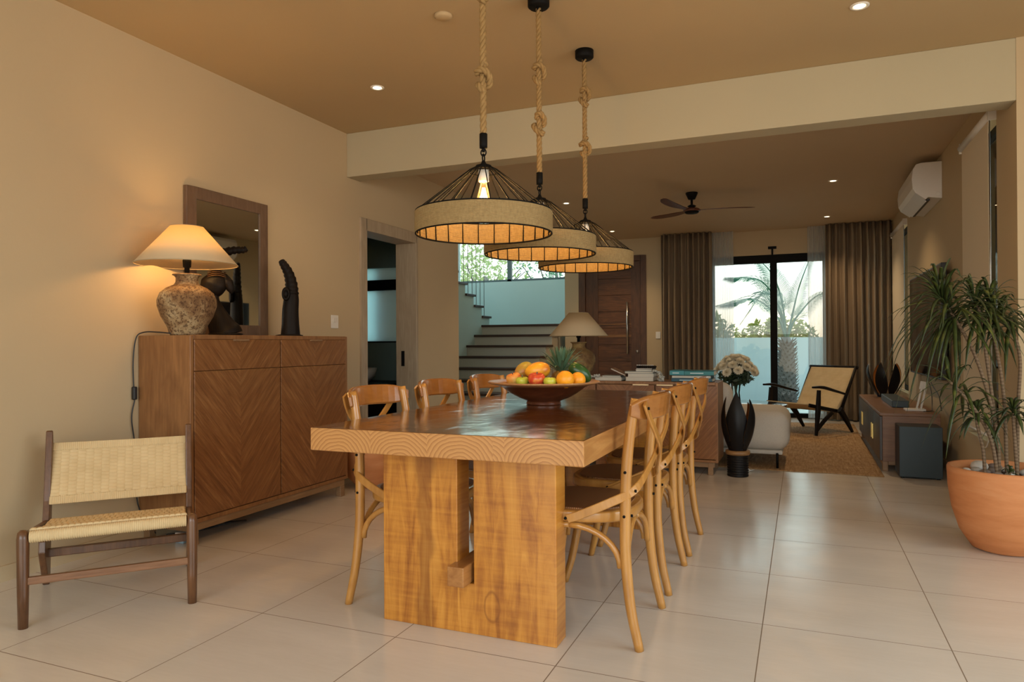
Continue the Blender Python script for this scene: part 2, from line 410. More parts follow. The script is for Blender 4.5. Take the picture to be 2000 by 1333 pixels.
BLACKM = plain('black_metal', (.006, .0055, .005), .6, 0, spec=.12)
STEEL = plain('brushed_steel', (.55, .53, .5), .3, 1)
BRASS = plain('brass', (.85, .60, .20), .3, 1)
BRASSP = plain('pale_brass', (.80, .62, .36), .38, .8)
BLACKP = plain('black_plastic', (.015, .015, .016), .45)
WHITEP = plain('white_plastic', (.72, .68, .62), .4, var=.03)
PORC = plain('porcelain', (.75, .72, .66), .3, var=.03)
TERRA = NT('terracotta'); _n = TERRA.noise(TERRA.obj((1, 1, 5)), 3, 5, .6, .3); _m = TERRA.noise(TERRA.obj(), 60, 3)
TERRA = TERRA.pbr(TERRA.ramp(_n, [(.3, (.50, .185, .065)), (.55, (.60, .245, .095)), (.75, (.66, .31, .14))]), .68, 0, TERRA.bump(_m, .12, .002), .3)
def m_stone():
    s = NT('pitted_clay'); v = s.obj(); n = s.noise(v, 9, 6, .7, .3); p = s.noise(v, 75, 5, .75)
    c = s.ramp(n, [(.34, (.12, .06, .028)), (.48, (.27, .16, .075)), (.60, (.42, .30, .16)), (.75, (.58, .48, .31))])
    pit = s.math('LESS_THAN', p, .455); c = s.mix(s.math('MULTIPLY', pit, .75), c, (.07, .03, .015))
    return s.pbr(c, .8, 0, s.bump(s.math('SUBTRACT', p, s.math('MULTIPLY', pit, .5)), .6, .01), .25)
CLAY = m_stone()
def m_clay2():
    s = NT('mossy_clay'); v = s.obj(); n = s.noise(v, 8, 6, .7, .3); p = s.noise(v, 50, 5, .7)
    c = s.ramp(n, [(.32, (.09, .045, .02)), (.5, (.20, .12, .05)), (.68, (.36, .26, .09))])
    return s.pbr(c, .75, 0, s.bump(p, .5, .008), .3)
CLAY2 = m_clay2()
def m_trans(name, col, trans=.45, alpha=0, rough=.8, tc=None):
    s = NT(name); d = s.n('BsdfDiffuse', i_Color=col); t = s.n('BsdfTranslucent', i_Color=tc or col)
    m = s.n('MixShader', i_0=trans); s.put(m.inputs[1], d.outputs[0]); s.put(m.inputs[2], t.outputs[0]); o = m
    if alpha:
        a = s.n('BsdfTransparent'); m2 = s.n('MixShader', i_0=alpha); s.put(m2.inputs[1], m.outputs[0]); s.put(m2.inputs[2], a.outputs[0]); o = m2
    s.t.links.new(o.outputs[0], s.out.inputs[0]); return s.m
SHADE = m_trans('linen_shade', (.86, .74, .52), .5)
SHEER = m_trans('sheer_curtain', (.80, .84, .84), .5, .42)
BLIND = m_trans('roller_blind_fabric', (.78, .68, .53), .12)
FROST = m_trans('frosted_glass', (.75, .88, .92), .85)
def m_glass(name, tint=(.96, .99, .98), refl=.07):
    s = NT(name); a = s.n('BsdfTransparent', i_Color=tint); g = s.n('BsdfGlossy', i_Roughness=.01)
    fr = s.n('Fresnel', i_IOR=1.35); m = s.n('MixShader'); s.put(m.inputs[0], fr.outputs[0]); s.put(m.inputs[1], a.outputs[0]); s.put(m.inputs[2], g.outputs[0])
    s.t.links.new(m.outputs[0], s.out.inputs[0]); return s.m
GLASS = m_glass('clear_glass'); BULBG = m_glass('amber_bulb_glass', (1, .86, .60))
_t = BULBG.node_tree; _o = [n for n in _t.nodes if n.type == 'OUTPUT_MATERIAL'][0]; _src = _o.inputs[0].links[0].from_socket
_e = _t.nodes.new('ShaderNodeEmission'); _e.inputs[0].default_value = (1, .55, .18, 1); _e.inputs[1].default_value = .55
_a = _t.nodes.new('ShaderNodeAddShader'); _t.links.new(_src, _a.inputs[0]); _t.links.new(_e.outputs[0], _a.inputs[1]); _t.links.new(_a.outputs[0], _o.inputs[0])
def m_emit(name, col, st):
    s = NT(name); e = s.n('Emission', i_Color=col, i_Strength=st); s.t.links.new(e.outputs[0], s.out.inputs[0]); return s.m
FILA = m_emit('glowing_filament', (1, .58, .20), 60)
HOT = m_emit('lit_bulb', (1, .75, .4), 14)
LENS = m_emit('downlight_lens', (1, .78, .48), 11)
MIRROR = NT('mirror_glass').pbr((.82, .84, .78), .02, 1)
TVS = NT('tv_screen').pbr((.006, .006, .008), .08, 0, spec=.6)
CURT = NT('curtain_cloth'); _n = CURT.noise(CURT.obj((1, 1, 1)), 180, 2)
CURT = CURT.pbr(CURT.mix(_n, (.22, .165, .11), (.30, .23, .16)), .92, 0, CURT.bump(_n, .2, .002), .15)
SOFA = NT('boucle_fabric'); _n = SOFA.noise(SOFA.obj(), 140, 3)
SOFA = SOFA.pbr(SOFA.mix(_n, (.50, .45, .38), (.66, .60, .52)), .95, 0, SOFA.bump(_n, .4, .003), .15)
LEAF = NT('dracaena_leaf'); _n = LEAF.noise(LEAF.obj((3, 3, 3)), 5, 3)
_c = LEAF.ramp(_n, [(.3, (.016, .026, .007)), (.55, (.038, .055, .012)), (.72, (.12, .13, .022))]); LEAF = LEAF.pbr(_c, .42, 0, spec=.4)
STEMM = m_bands('cane_bark', (.13, .085, .05), (.24, .165, .105), 18, 'Z', .8, .3, .001, 2)
PALMG = m_trans('palm_leaf', (.06, .16, .10), .3); BUSHG = m_trans('hedge_leaf', (.26, .26, .07), .35); TREEG = m_trans('tree_leaf', (.30, .40, .14), .5)
TREEG2 = m_trans('tree_leaf_blue', (.16, .32, .20), .45)
TRUNK = plain('palm_trunk_bark', (.13, .12, .11), .9, var=.5, scale=25, bump=.6)
GARDENW = m_wall('garden_wall_paint', (.62, .72, .74))
SOIL = plain('dark_garden_soil', (.03, .045, .045), .9, var=.4)
PAPER = m_bands('book_pages', (.62, .57, .47), (.76, .71, .60), 90, 'Z', .8, .2, .0005)

# ================================================================== SETTING
XL, XR, YB, YF = -3.275, 1.087, 4.559, 10.35
HD, HL = 2.69, 2.60
struct('floor', MB().box(-7, -3.6, -.12, 4.2, 12.2, 0), FLOOR)
struct('ceiling', MB().box(XL-.2, -3.6, HD, 4.2, YB+.17, HD+.1), CEIL)
struct('ceiling_living', MB().box(XL, YB+.17, HL, XR+.2, YF+.15, HL+.19), CEIL2)
b = MB(); b.box(XL, YB, 2.35, XR, YB+.165, HD)
struct('trim_1', b, BEAMP, bevel=.004)
# left wall with doorway (y 4.796..5.60, z..1.98)
D0, D1, DZ = 4.796, 5.600, 1.98
b = MB(); w = XL-.19
b.box(w, -3.6, 0, XL, D0, 2.79); b.box(w, D0, DZ, XL, D1, 2.79); b.box(w, D1, 0, XL, 6.476, 2.79)
b.box(w, 6.476, 2.6, XL, YF, 4.2)
struct('wall_left', b, WALL)
b = MB(); b.box(w-.01, D0-.075, 0, XL+.018, D0+.012, DZ+.085); b.box(w-.01, D1-.012, 0, XL+.018, D1+.02, DZ+.085); b.box(w-.01, D0, DZ-.012, XL+.018, D1, DZ+.085)
struct('trim_2', b, OAKJ, bevel=.003)
# right: column / return wall and living-room right wall with two window openings
b = MB(); b.box(XR, YB, 0, 4.2, YB+.165, HD); struct('wall_return', b, WALL)
W1 = (4.985, 5.86, .40, 2.42); W2 = (8.80, 10.0, .46, 2.40)
b = MB(); X2 = XR+.16
b.box(XR, YB+.165, 0, X2, YF+.15, W1[2]); b.box(XR, YB+.165, W1[3], X2, YF+.15, 2.79)
b.box(XR, YB+.165, W1[2], X2, W1[0], W1[3]); b.box(XR, W1[1], W1[2], X2, W2[0], W1[3]); b.box(XR, W2[1], W1[2], X2, YF+.15, W1[3])
b.box(XR, W2[0], W1[2], X2, W2[1], W2[2]); b.box(XR, W2[0], W2[3], X2, W2[1], W1[3])
struct('wall_right', b, WALL)
# far wall: entrance door opening and sliding window opening
EX0, EX1, EZ = -3.166, -2.121, 2.35
GX0, GX1, GZ = -1.20, .32, 2.26
b = MB(); y0, y1 = YF, YF+.15
b.box(-3.39, y0, 0, EX0, y1, 2.79); b.box(EX0, y0, EZ, EX1, y1, 2.79); b.box(EX1, y0, 0, GX0, y1, 2.79)
b.box(GX0, y0, GZ, GX1, y1, 2.79); b.box(GX1, y0, 0, X2, y1, 2.79)
struct('wall_far', b, WALL)
# dining side walls out of frame
b = MB(); b.box(3.15, -3.6, 0, 3.3, -.6, HD); b.box(3.15, 3.3, 0, 3.3, YB, HD); b.box(3.15, -.6, 2.5, 3.3, 3.3, HD); struct('wall_dining_right', b, WALL)
b = MB(); b.box(-3.6, -3.6, 2.6, 4.2, -3.45, HD); struct('wall_back', b, WALL)
# bathroom behind the left wall
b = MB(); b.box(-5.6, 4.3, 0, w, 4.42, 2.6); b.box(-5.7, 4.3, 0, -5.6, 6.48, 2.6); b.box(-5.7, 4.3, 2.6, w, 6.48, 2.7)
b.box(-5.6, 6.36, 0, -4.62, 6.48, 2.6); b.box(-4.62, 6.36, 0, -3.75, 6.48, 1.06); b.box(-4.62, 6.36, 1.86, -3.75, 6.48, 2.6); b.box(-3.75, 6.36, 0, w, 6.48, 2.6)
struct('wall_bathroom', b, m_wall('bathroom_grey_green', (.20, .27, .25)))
wf = thing('window_3', None, None, (0, 0, 0), kind='structure')
b = MB(); b.box(-4.62, 6.37, 1.06, -4.55, 6.44, 1.86); b.box(-3.80, 6.37, 1.06, -3.75, 6.44, 1.86); b.box(-4.62, 6.37, 1.62, -3.75, 6.44, 1.73); b.box(-4.62, 6.37, 1.06, -3.75, 6.44, 1.075)
b.build('window_frame', BLACKM, wf)
MB().box(-4.58, 6.41, 1.06, -3.78, 6.42, 1.86).build('frosted_pane', FROST, wf)
# stair hall; upper left opening is unseen, added to let in more daylight
b = MB(); b.box(-4.25, 6.48, 0, -4.15, 8.0, 4.2); b.box(-6.4, 8.0, 0, -4.15, 8.12, 4.2); b.box(-6.5, 8.0, 0, -6.4, 12.15, 2.3); b.box(-6.5, 8.0, 3.95, -6.4, 12.15, 4.2); b.box(-6.5, 8.0, 2.3, -6.4, 8.4, 3.95); b.box(-6.5, 11.7, 2.3, -6.4, 12.15, 3.95)
b.box(-6.5, 12.0, 0, -3.2, 12.15, 2.20); b.box(-6.5, 12.0, 3.75, -3.2, 12.15, 4.2); b.box(-6.5, 12.0, 2.2, -6.1, 12.15, 3.75); b.box(-3.62, 12.0, 2.2, -3.2, 12.15, 3.75)
b.box(-3.39, YF+.15, 0, -3.24, 12.0, 4.2); b.box(-6.5, 8.0, 4.2, -3.2, 12.15, 4.3); b.box(-4.25, 6.48, 4.2, -3.2, 8.0, 4.3)  # roof left off an unseen light well added to light the frosted pane
b.box(-4.15, 6.48, 0, w, 6.56, .02)
struct('wall_stair_hall', b, STAIRW)
wf = thing('window_4', None, None, kind='structure')
b = MB(); b.box(-6.1, 12.02, 2.2, -3.62, 12.08, 2.24); b.box(-5.06, 12.02, 2.2, -4.98, 12.08, 3.75); b.box(-6.1, 12.02, 3.7, -3.62, 12.08, 3.75)
b.build('window_frame', plain('grey_teal_frame', (.10, .16, .17), .5), wf)
MB().box(-6.1, 12.045, 2.24, -3.62, 12.051, 3.70).build('glass_pane', GLASS, wf)
# sliding garden window
wf = thing('window_1', None, None, kind='structure')
b = MB(); b.box(GX0, YF+.02, GZ-.11, GX1, YF+.12, GZ); b.box(GX0, YF+.02, 0, GX1, YF+.12, .06); b.box(GX0, YF+.02, 0, GX0+.05, YF+.12, GZ); b.box(GX1-.05, YF+.02, 0, GX1, YF+.12, GZ)
b.box(-.40, YF+.01, .05, -.31, YF+.12, GZ-.1)
b.build('window_frame', BLACKM, wf, bevel=.003)
MB().box(GX0+.05, YF+.06, .06, GX1-.05, YF+.066, GZ-.11).build('glass_pane', GLASS, wf)
for i, (W, nm) in enumerate(((W1, 'window_2'), (W2, 'window_5'))):
    wf = thing(nm, None, None, kind='structure'); a0, a1, c0, c1 = W
    b = MB(); x0, x1 = XR+.07, XR+.12
    b.box(x0, a0, c0, x1, a0+.045, c1); b.box(x0, a1-.045, c0, x1, a1, c1); b.box(x0, a0, c0, x1, a1, c0+.045); b.box(x0, a0, c1-.045, x1, a1, c1)
    b.build('window_frame', BLACKM, wf); MB().box(XR+.09, a0, c0, XR+.096, a1, c1).build('glass_pane', GLASS, wf)
# skirting along the left wall and far wall
b = MB(); b.box(XL, -3.6, 0, XL+.012, D0-.08, .07); b.box(XL, D1+.02, 0, XL+.012, 6.476, .07); struct('baseboard_left', b, WALL)
b = MB(); b.box(EX1, YF-.012, 0, GX0, YF, .07); b.box(XR-.012, YB+.17, 0, XR, YF, .07); struct('baseboard_far', b, WALL)

# entrance door
dr = thing('door_1', None, None, (0, YF+.02, 0), kind='structure')
b = MB(); b.box(EX0, -.03, 0, EX0+.10, .08, EZ); b.box(EX1-.09, -.03, 0, EX1, .08, EZ); b.box(EX0+.1, -.03, EZ-.08, EX1-.09, .08, EZ)
b.build('door_frame', DOORV, dr, bevel=.004)
b = MB(); b.box(EX0+.10, .01, .01, -2.87, .06, EZ-.08); b.box(-2.36, .01, .01, EX1-.09, .06, EZ-.08)
b.build('door_stile', DOORV, dr, bevel=.003)
b = MB(); z = .02
for i in range(9):
    h = .25; b.box(-2.87, .02, z, -2.36, .06, z+h-.006); z += h
b.box(-2.88, .045, .01, -2.35, .075, EZ-.08)
b.build('door_panel', DOORW, dr, bevel=.002)
b = MB(); b.box(-2.87, .012, 1.32, -2.36, .03, 1.335); b.box(-2.87, .012, 1.13, -2.36, .022, 1.17); b.build('door_rail', wood('door_rail_wood', (.16, .07, .02), (.26, .12, .04), 'x', 2), dr)
b = MB(); b.rod((-2.405, -.05, .88), (-2.405, -.05, 1.66), .014); b.rod((-2.405, -.05, .98), (-2.405, .02, .98), .01); b.rod((-2.405, -.05, 1.56), (-2.405, .02, 1.56), .01)
b.build('door_handle', STEEL, dr)
b = MB(); b.M = Matrix.Translation((-2.265, .01, .916)) @ Matrix.Rotation(pi/2, 4, 'X'); b.lathe([(.022, 0), (.022, .01), (.012, .02)], 20); b.build('door_lock', STEEL, dr)
# sliding door hardware in the bathroom doorway
b = MB().box(w+.05, D1-.020, .84, w+.08, D1-.008, .98); setp(b.build('latch_plate', BLACKM), 'black latch plate on the pale oak jamb of the doorway', 'latch')

# stairs -------------------------------------------------------------
b = MB(); t = []
xs0, xs1 = -4.8, -3.50
RIS = (1.348-.875)/3
st = thing('staircase', 'white staircase with dark wooden treads turning under the stair window', 'staircase', (0, 0, 0))
n = 8
body = MB()
for k in range(n):
    z = 1.348-(n-1-k)*.163; y = 10.33-(n-1-k)*.28
    body.box(xs0, y, 0, xs1, y+.30 if k < n-1 else 12.0, z-.035)
    tr = MB().box(xs0, y-.03, z-.035, xs1+.02, y+.28 if k < n-1 else 12.0, z).build('tread', TREADW, st, bevel=.004)
body.build('risers', [RISER], st)
body = MB()
for k in range(8):
    z = 1.50+.163*k; y = 10.62-.30*k
    body.box(-5.9, y-.30, 0, -4.8, y, z-.035)
    MB().box(-5.9, y-.30, z-.035, -4.77, y+.03, z).build('tread', TREADW, st, bevel=.004)
body.build('stair_wall', STAIRW, st)
for k in range(16):
    y = 10.5-.15*k; z = 1.50+.163*int((10.62-y)/.30)
    MB().rod((-4.84, y, z-.01), (-4.84, y, 4.2), .005, 6).build('cable', STEEL, st)

# ================================================================== OUTSIDE
struct('ground', MB().box(-14, 12.2, -.3, 14, 30, -.05), SOIL)
struct('ground_terrace', MB().box(-2.5, YF+.15, -.3, 6, 12.2, -.05), SOIL)
struct('wall_garden', MB().box(-2.6, 13.7, -.3, 6, 13.85, 1.13), GARDENW)

def leaf_cluster(mb, c, r, n, size, seed, squash=(1, 1, 1), droop=0):
    rnd = random.Random(seed)
    for i in range(n):
        while True:
            p = Vector((rnd.uniform(-1, 1), rnd.uniform(-1, 1), rnd.uniform(-1, 1)))
            if .35 < p.length < 1: break
        p = Vector((p.x*r*squash[0], p.y*r*squash[1], p.z*r*squash[2]))+Vector(c)
        d = Vector((rnd.gauss(0, 1), rnd.gauss(0, 1), rnd.gauss(0, .8)-droop)).normalized(); s_ = d.orthogonal().normalized()
        s_ = (Matrix.Rotation(rnd.uniform(0, 6), 3, d) @ s_); L = size*rnd.uniform(.6, 1.3); W = L*.32
        mb.add([p-d*L/2, p+s_*W/2, p+d*L/2, p-s_*W/2], [(0, 1, 2, 3)])
def tree(loc, h, crown, label, mat, n=900, size=.16, seed=1, group='trees outside the stair window'):
    o = thing('tree', label, 'tree', loc, 0, group)
    b = MB(); b.tube(smooth_path([(0, 0, 0), (.08, 0, h*.5), (0, .05, h)]), [.10, .07, .04], 8)
    for k in range(5):
        a = k*1.26+seed; b.tube(smooth_path([(0.03, 0, h*.6), (cos(a)*.5, sin(a)*.5, h*.85), (cos(a)*crown*.7, sin(a)*crown*.7, h*1.05)]), [.04, .012], 6)
    b.build('trunk', TRUNK, o)
    b = MB(); rnd = random.Random(seed)
    for k in range(7):
        c = (rnd.uniform(-1, 1)*crown*.7, rnd.uniform(-1, 1)*crown*.5, h+rnd.uniform(-.6, .6)*crown)
        leaf_cluster(b, c, crown*.55, n//7, size, seed*10+k)
    b.build('foliage', mat, o); return o
tree((-7.6, 16.5, -.1), 2.9, 1.7, 'yellow green tree outside the left pane of the stair window', TREEG, 1700, .17, 1)
tree((-6.15, 18.0, -.1), 3.1, 1.3, 'blue green tree outside the right pane of the stair window', TREEG2, 900, .16, 2)
tree((-8.9, 19.5, -.1), 3.2, 1.7, 'pale tree farther back behind the yellow green tree', TREEG, 900, .17, 3)
def bush(loc, r, label, seed, mat=BUSHG):
    o = thing('hedge_bush', label, 'bush', loc, 0, 'bushes behind the garden wall')
    b = MB(); leaf_cluster(b, (0, 0, r*.95), r, 3600, .17, seed, (1.2, .6, 1.05)); b.build('foliage', mat, o)
    b = MB()
    rnd = random.Random(seed+5)
    for k in range(60):
        x = rnd.uniform(-r*1.1, r*1.1); y = rnd.uniform(-.5, .1); H = rnd.uniform(.7, 1.1)*r*1.3
        b.tube([(x, y, 0), (x+rnd.uniform(-.1, .1), y, H*.6), (x+rnd.uniform(-.3, .3), y, H)], [.014, .003], 4)
    b.build('grass_stalk', mat, o); return o
bush((-2.1, 14.6, .0), .88, 'golden green bush behind the garden wall, left of the palm', 21)
bush((-.45, 15.9, .0), .80, 'rounded bush behind the garden wall, just left of the window post', 22)
bush((1.3, 14.6, .0), .80, 'green bush behind the garden wall, right of the palm', 23, TREEG2)

def palm():
    o = thing('palm_tree', 'young date palm with rough trunk in front of the garden wall', 'palm', (-.24, 12.9, -.05))
    b = MB(); b.lathe([(.16, 0), (.155, .3), (.14, .7), (.12, 1.0), (.06, 1.18)], 20)
    rnd = random.Random(3)
    for k in range(230):                                  # cut leaf bases
        a = k*2.399; z = .02+k/230*1.10; r = .155-.045*z
        p = Vector((cos(a)*r*.9, sin(a)*r*.9, z)); q = p+Vector((cos(a)*.075, sin(a)*.075, .05+.04*rnd.random()))
        b.strip([p, (p+q)/2+Vector((cos(a)*.02, sin(a)*.02, 0)), q], .04, .016, Vector((cos(a), sin(a), 0)), scale=[1, .3])
    b.build('trunk', TRUNK, o)
    fr = [((-.10, 0, .55), (-.42, .05, 1.05), (-.98, .05, 1.12)), ((-.14, -.1, .40), (-.52, -.15, .72), (-1.10, -.2, .62)), ((-.06, .1, .62), (-.22, .2, 1.15), (-.55, .3, 1.55)),
          ((.10, 0, .45), (.22, 0, .95), (.44, -.05, 1.55)), ((.16, .2, .40), (.55, .35, .80), (1.0, .5, .70)), ((-.12, .2, .5), (-.36, .3, .85), (-.80, .5, .30))]
    for (q1, q2, q3) in fr:
        b = MB(); base = Vector((0, 0, 1.12)); path = smooth_path([base]+[base+Vector(q) for q in (q1, q2, q3)], 9)
        b.tube(path, [.022, .014, .004], 5)
        m = len(path)
        for j in range(8, m):
            for q in (0, .33, .66):
                if j == m-1 and q: continue
                p = path[j].lerp(path[min(j+1, m-1)], q)
                t_ = (path[min(j+1, m-1)]-path[j-1]).normalized(); s_ = t_.cross(Vector((0, -.3, 1))).normalized()
                l = (.36 if q3[0] < 0 else .25)*sin(pi*min(1, (j+q)/m*.85+.12))+.05
                for sg in (-1, 1):
                    e = p+(s_*sg*.85+t_*.65).normalized()*l+Vector((0, 0, -l*.28)); mid = (p+e)/2+Vector((0, 0, l*.12)); wv = t_*.0055
                    b.add([p-wv, p+wv, mid+wv*1.3, e, mid-wv*1.3], [(0, 1, 2, 3, 4)])
        b.build('frond', PALMG, o)
palm()

# ================================================================== CABINETS (local: front faces -Y)
def bar_handle(b, x, z, L, y): b.box(x-L/2, y-.018, z-.007, x+L/2, y, z+.003)
def cabinet_tall():
    W, D, H_ = 1.345, .37, 1.095
    o = thing('sideboard', 'tall brown wooden cabinet with chevron doors against the left wall', 'cabinet', (XL+.003+D/2+.0, 2.69+W/2, 0), pi/2)
    f = -D/2
    b = MB(); b.box(-W/2, f, .118, -W/2+.022, D/2, H_); b.box(W/2-.022, f, .118, W/2, D/2, H_); b.box(-W/2+.022, f, H_-.022, W/2-.022, D/2, H_)
    b.box(-W/2+.022, f, .118, W/2-.022, D/2, .14); b.box(-W/2+.022, f+.03, .14, W/2-.022, D/2-.002, H_-.022)
    b.build('body', CABW, o, bevel=.003)
    b = MB(); b.box(-W/2+.02, f+.012, .075, W/2-.02, f+.05, .118); b.box(-W/2+.02, D/2-.05, .075, W/2-.02, D/2-.01, .118)
    b.box(-W/2+.02, f+.05, .075, -W/2+.06, D/2-.05, .118); b.box(W/2-.06, f+.05, .075, W/2-.02, D/2-.05, .118); b.build('base_frame', CABH, o, bevel=.003)
    for sx in (-1, 1):
        for y_ in (f+.012, D/2-.052):
            x = sx*(W/2-.042); MB().box(x-.022, y_, 0, x+.022, y_+.042, .076).build('leg', CABH, o, bevel=.004)
    iw = W/2-.024
    for sx in (-1, 1):
        c = sx*(W/4-.010); zs = .905
        d = MB().box(-iw/2+.003, -.011, -(zs-.145)/2, iw/2-.003, .011, (zs-.145)/2).build('door', CHEV, o, bevel=.002); d.location = (c, f+.008, (zs+.145)/2)
        dr_ = MB().box(-iw/2+.003, -.011, -.082, iw/2-.003, .011, .082).build('drawer', CHEV, o, bevel=.002); dr_.location = (c, f+.008, .99)
        h = MB().box(-.055, -.016, -.006, .055, 0, .004).build('handle', CABH, dr_, bevel=.002); h.location = (.0, -.009, .080)
cabinet_tall()
def cabinet_low():
    x0, x1, f, D, H_ = -2.07, -.605, 5.65, .40, .727; W = x1-x0
    o = thing('sideboard', 'low wooden sideboard standing behind the dining table', 'cabinet', ((x0+x1)/2, f+D/2, 0))
    f = -D/2
    b = MB(); b.box(-W/2, f, .10, -W/2+.02, D/2, H_); b.box(W/2-.02, f, .10, W/2, D/2, H_); b.box(-W/2+.02, f, H_-.022, W/2-.02, D/2, H_); b.box(-W/2+.02, f, .10, W/2-.02, D/2, .12)
    b.box(-W/2+.02, f+.03, .12, W/2-.02, D/2-.002, H_-.022); b.build('body', CABW, o, bevel=.003)
    b = MB(); b.box(-W/2+.03, f+.015, .06, W/2-.03, f+.05, .10); b.build('base_frame', CABH, o, bevel=.003)
    for sx in (-1, 1):
        for y_ in (f+.012, D/2-.052):
            x = sx*(W/2-.06); MB().box(x-.02, y_, 0, x+.02, y_+.04, .10).build('leg', CABH, o, bevel=.004)
    for i in range(3):
        c = -W/2+W*(i+.5)/3; iw = W/3-.012
        if i < 2:
            d = MB().box(-iw/2, -.01, -.235, iw/2, .01, .235).build('door', CHEV, o, bevel=.002); d.location = (c, f+.006, .363)
            q = MB().box(-iw/2, -.01, -.048, iw/2, .01, .048).build('drawer', CHEV, o, bevel=.002); q.location = (c, f+.006, .653); hz = .046
        else:
            q = MB().box(-iw/2, -.01, -.287, iw/2, .01, .287).build('door', CHEV, o, bevel=.002); q.location = (c, f+.006, .413); hz = .286
        h = MB().box(-.065, -.014, -.006, .065, .004, .006).build('handle', BRASSP, q, bevel=.002); h.location = (.13 if i < 2 else -.165, -.012, hz+.003)
cabinet_low()

# ================================================================== MIRROR, SCULPTURES, LAMPS
def mirror():
    y0, y1, z0, z1 = 2.986, 3.645, 1.097, 1.963; t = .07; hw, hh = (y1-y0)/2, (z1-z0)/2
    o = thing('wall_mirror', 'tall mirror in a brown wooden frame leaning behind the table lamp', 'mirror', (XL+.020, (y0+y1)/2, (z0+z1)/2))
    b = MB(); b.box(-.015, -hw, -hh, .012, -hw+t, hh); b.box(-.015, hw-t, -hh, .012, hw, hh); b.box(-.015, -hw+t, -hh, .012, hw-t, -hh+t); b.box(-.015, -hw+t, hh-t, .012, hw-t, hh)
    b.build('frame', MIRW, o, bevel=.003); MB().box(-.012, -hw+t-.004, -hh+t-.004, .002, hw-t+.004, hh-t+.004).build('mirror_glass', MIRROR, o)
mirror()
def carve(b, path, r, flat=.6, n=14, up=(0, 1, 0)):
    m = len(path); b.sweep(path, [(cos(2*pi*j/n)*flat, sin(2*pi*j/n)) for j in range(n)], up=up, scale=lerp_list(r, m))
def sculpture_a():
    o = thing('carved_bust_sculpture', 'dark carved bust with long curved horn standing in front of the mirror', 'sculpture', (-3.10, 3.105, 1.096), radians(40))
    # local X is across the view (profile plane XZ)
    b = MB(); up = (0, 1, 0)
    carve(b, smooth_path([(.02, 0, .003), (.015, 0, .02), (.0, 0, .05), (-.035, 0, .13), (-.055, 0, .20), (-.06, 0, .26)]), [.098, .094, .080, .058, .042, .045], .7)
    carve(b, smooth_path([(-.07, 0, .22), (-.055, 0, .27), (-.035, 0, .325), (-.03, 0, .37)]), [.035, .065, .075, .06, .035], .6)
    b.lathe([(.098, 0), (.098, .012), (.08, .018)], 28, (.02, 0, 0))
    b.build('bust', DARKW, o, sub=1)
    b = MB(); carve(b, smooth_path([(0, 0, .36), (.03, 0, .31), (.045, 0, .27), (.05, 0, .245)]), [.018, .03, .022, .006], .7); b.build('chin', DARKW, o)
    b = MB(); pth = smooth_path([(-.03, 0, .35), (-.035, 0, .42), (.0, 0, .475), (.06, 0, .497), (.115, 0, .502), (.135, 0, .512)], 7); m = len(pth)
    rs = [(.034-.019*i/(m-1))*(1+.14*sin(i*2.1)) for i in range(m-3)]+[.017, .018, .009]
    b.sweep(pth, [(cos(2*pi*j/12)*.75, sin(2*pi*j/12)) for j in range(12)], up=up, scale=rs); b.build('horn', DARKW, o)
    b = MB()
    for q in range(4): b.tube([(-.075+.1*e/8, -.040-.012*sin(pi*e/8), .335+.010*q+.012*sin(pi*e/8)) for e in range(9)], .0022, 5)
    b.build('inlay', plain('bronze_inlay', (.16, .08, .03), .4, .6), o)
sculpture_a()
def sculpture_b():
    o = thing('carved_horn_sculpture', 'slim dark carved head sculpture with horn, right of the mirror', 'sculpture', (-3.04, 3.60, 1.095), radians(40))
    b = MB(); carve(b, smooth_path([(.012, 0, 0), (.012, 0, .08), (.012, 0, .16), (.018, 0, .24), (.018, 0, .30)]), [.062, .055, .052, .048, .04], .8)
    b.lathe([(.085, 0), (.085, .008), (.06, .014)], 24, (.005, 0, 0)); b.build('bust', DARKW, o)
    b = MB(); pth = smooth_path([(.02, 0, .27), (.018, 0, .34), (.0, 0, .41), (-.03, 0, .465), (-.045, 0, .49)], 7); m = len(pth)
    b.sweep(pth, [(cos(2*pi*j/12)*.8, sin(2*pi*j/12)) for j in range(12)], up=(0, 1, 0), scale=[(.044-.026*i/(m-1))*(1+.08*sin(i*2.1)) for i in range(m-1)]+[.01]); b.build('horn', DARKW, o)
    b = MB(); b.M = Matrix.Translation((-.015, -.03, .27)) @ Matrix.Rotation(pi/2, 4, 'X') @ Matrix.Diagonal((.75, 1.3, 1, 1)); b.lathe([(.0, -.0), (.03, .0), (.034, .012), (.024, .02), (.018, .008), (0, .006)], 24)
    b.build('ear', DARKW, o)
sculpture_b()
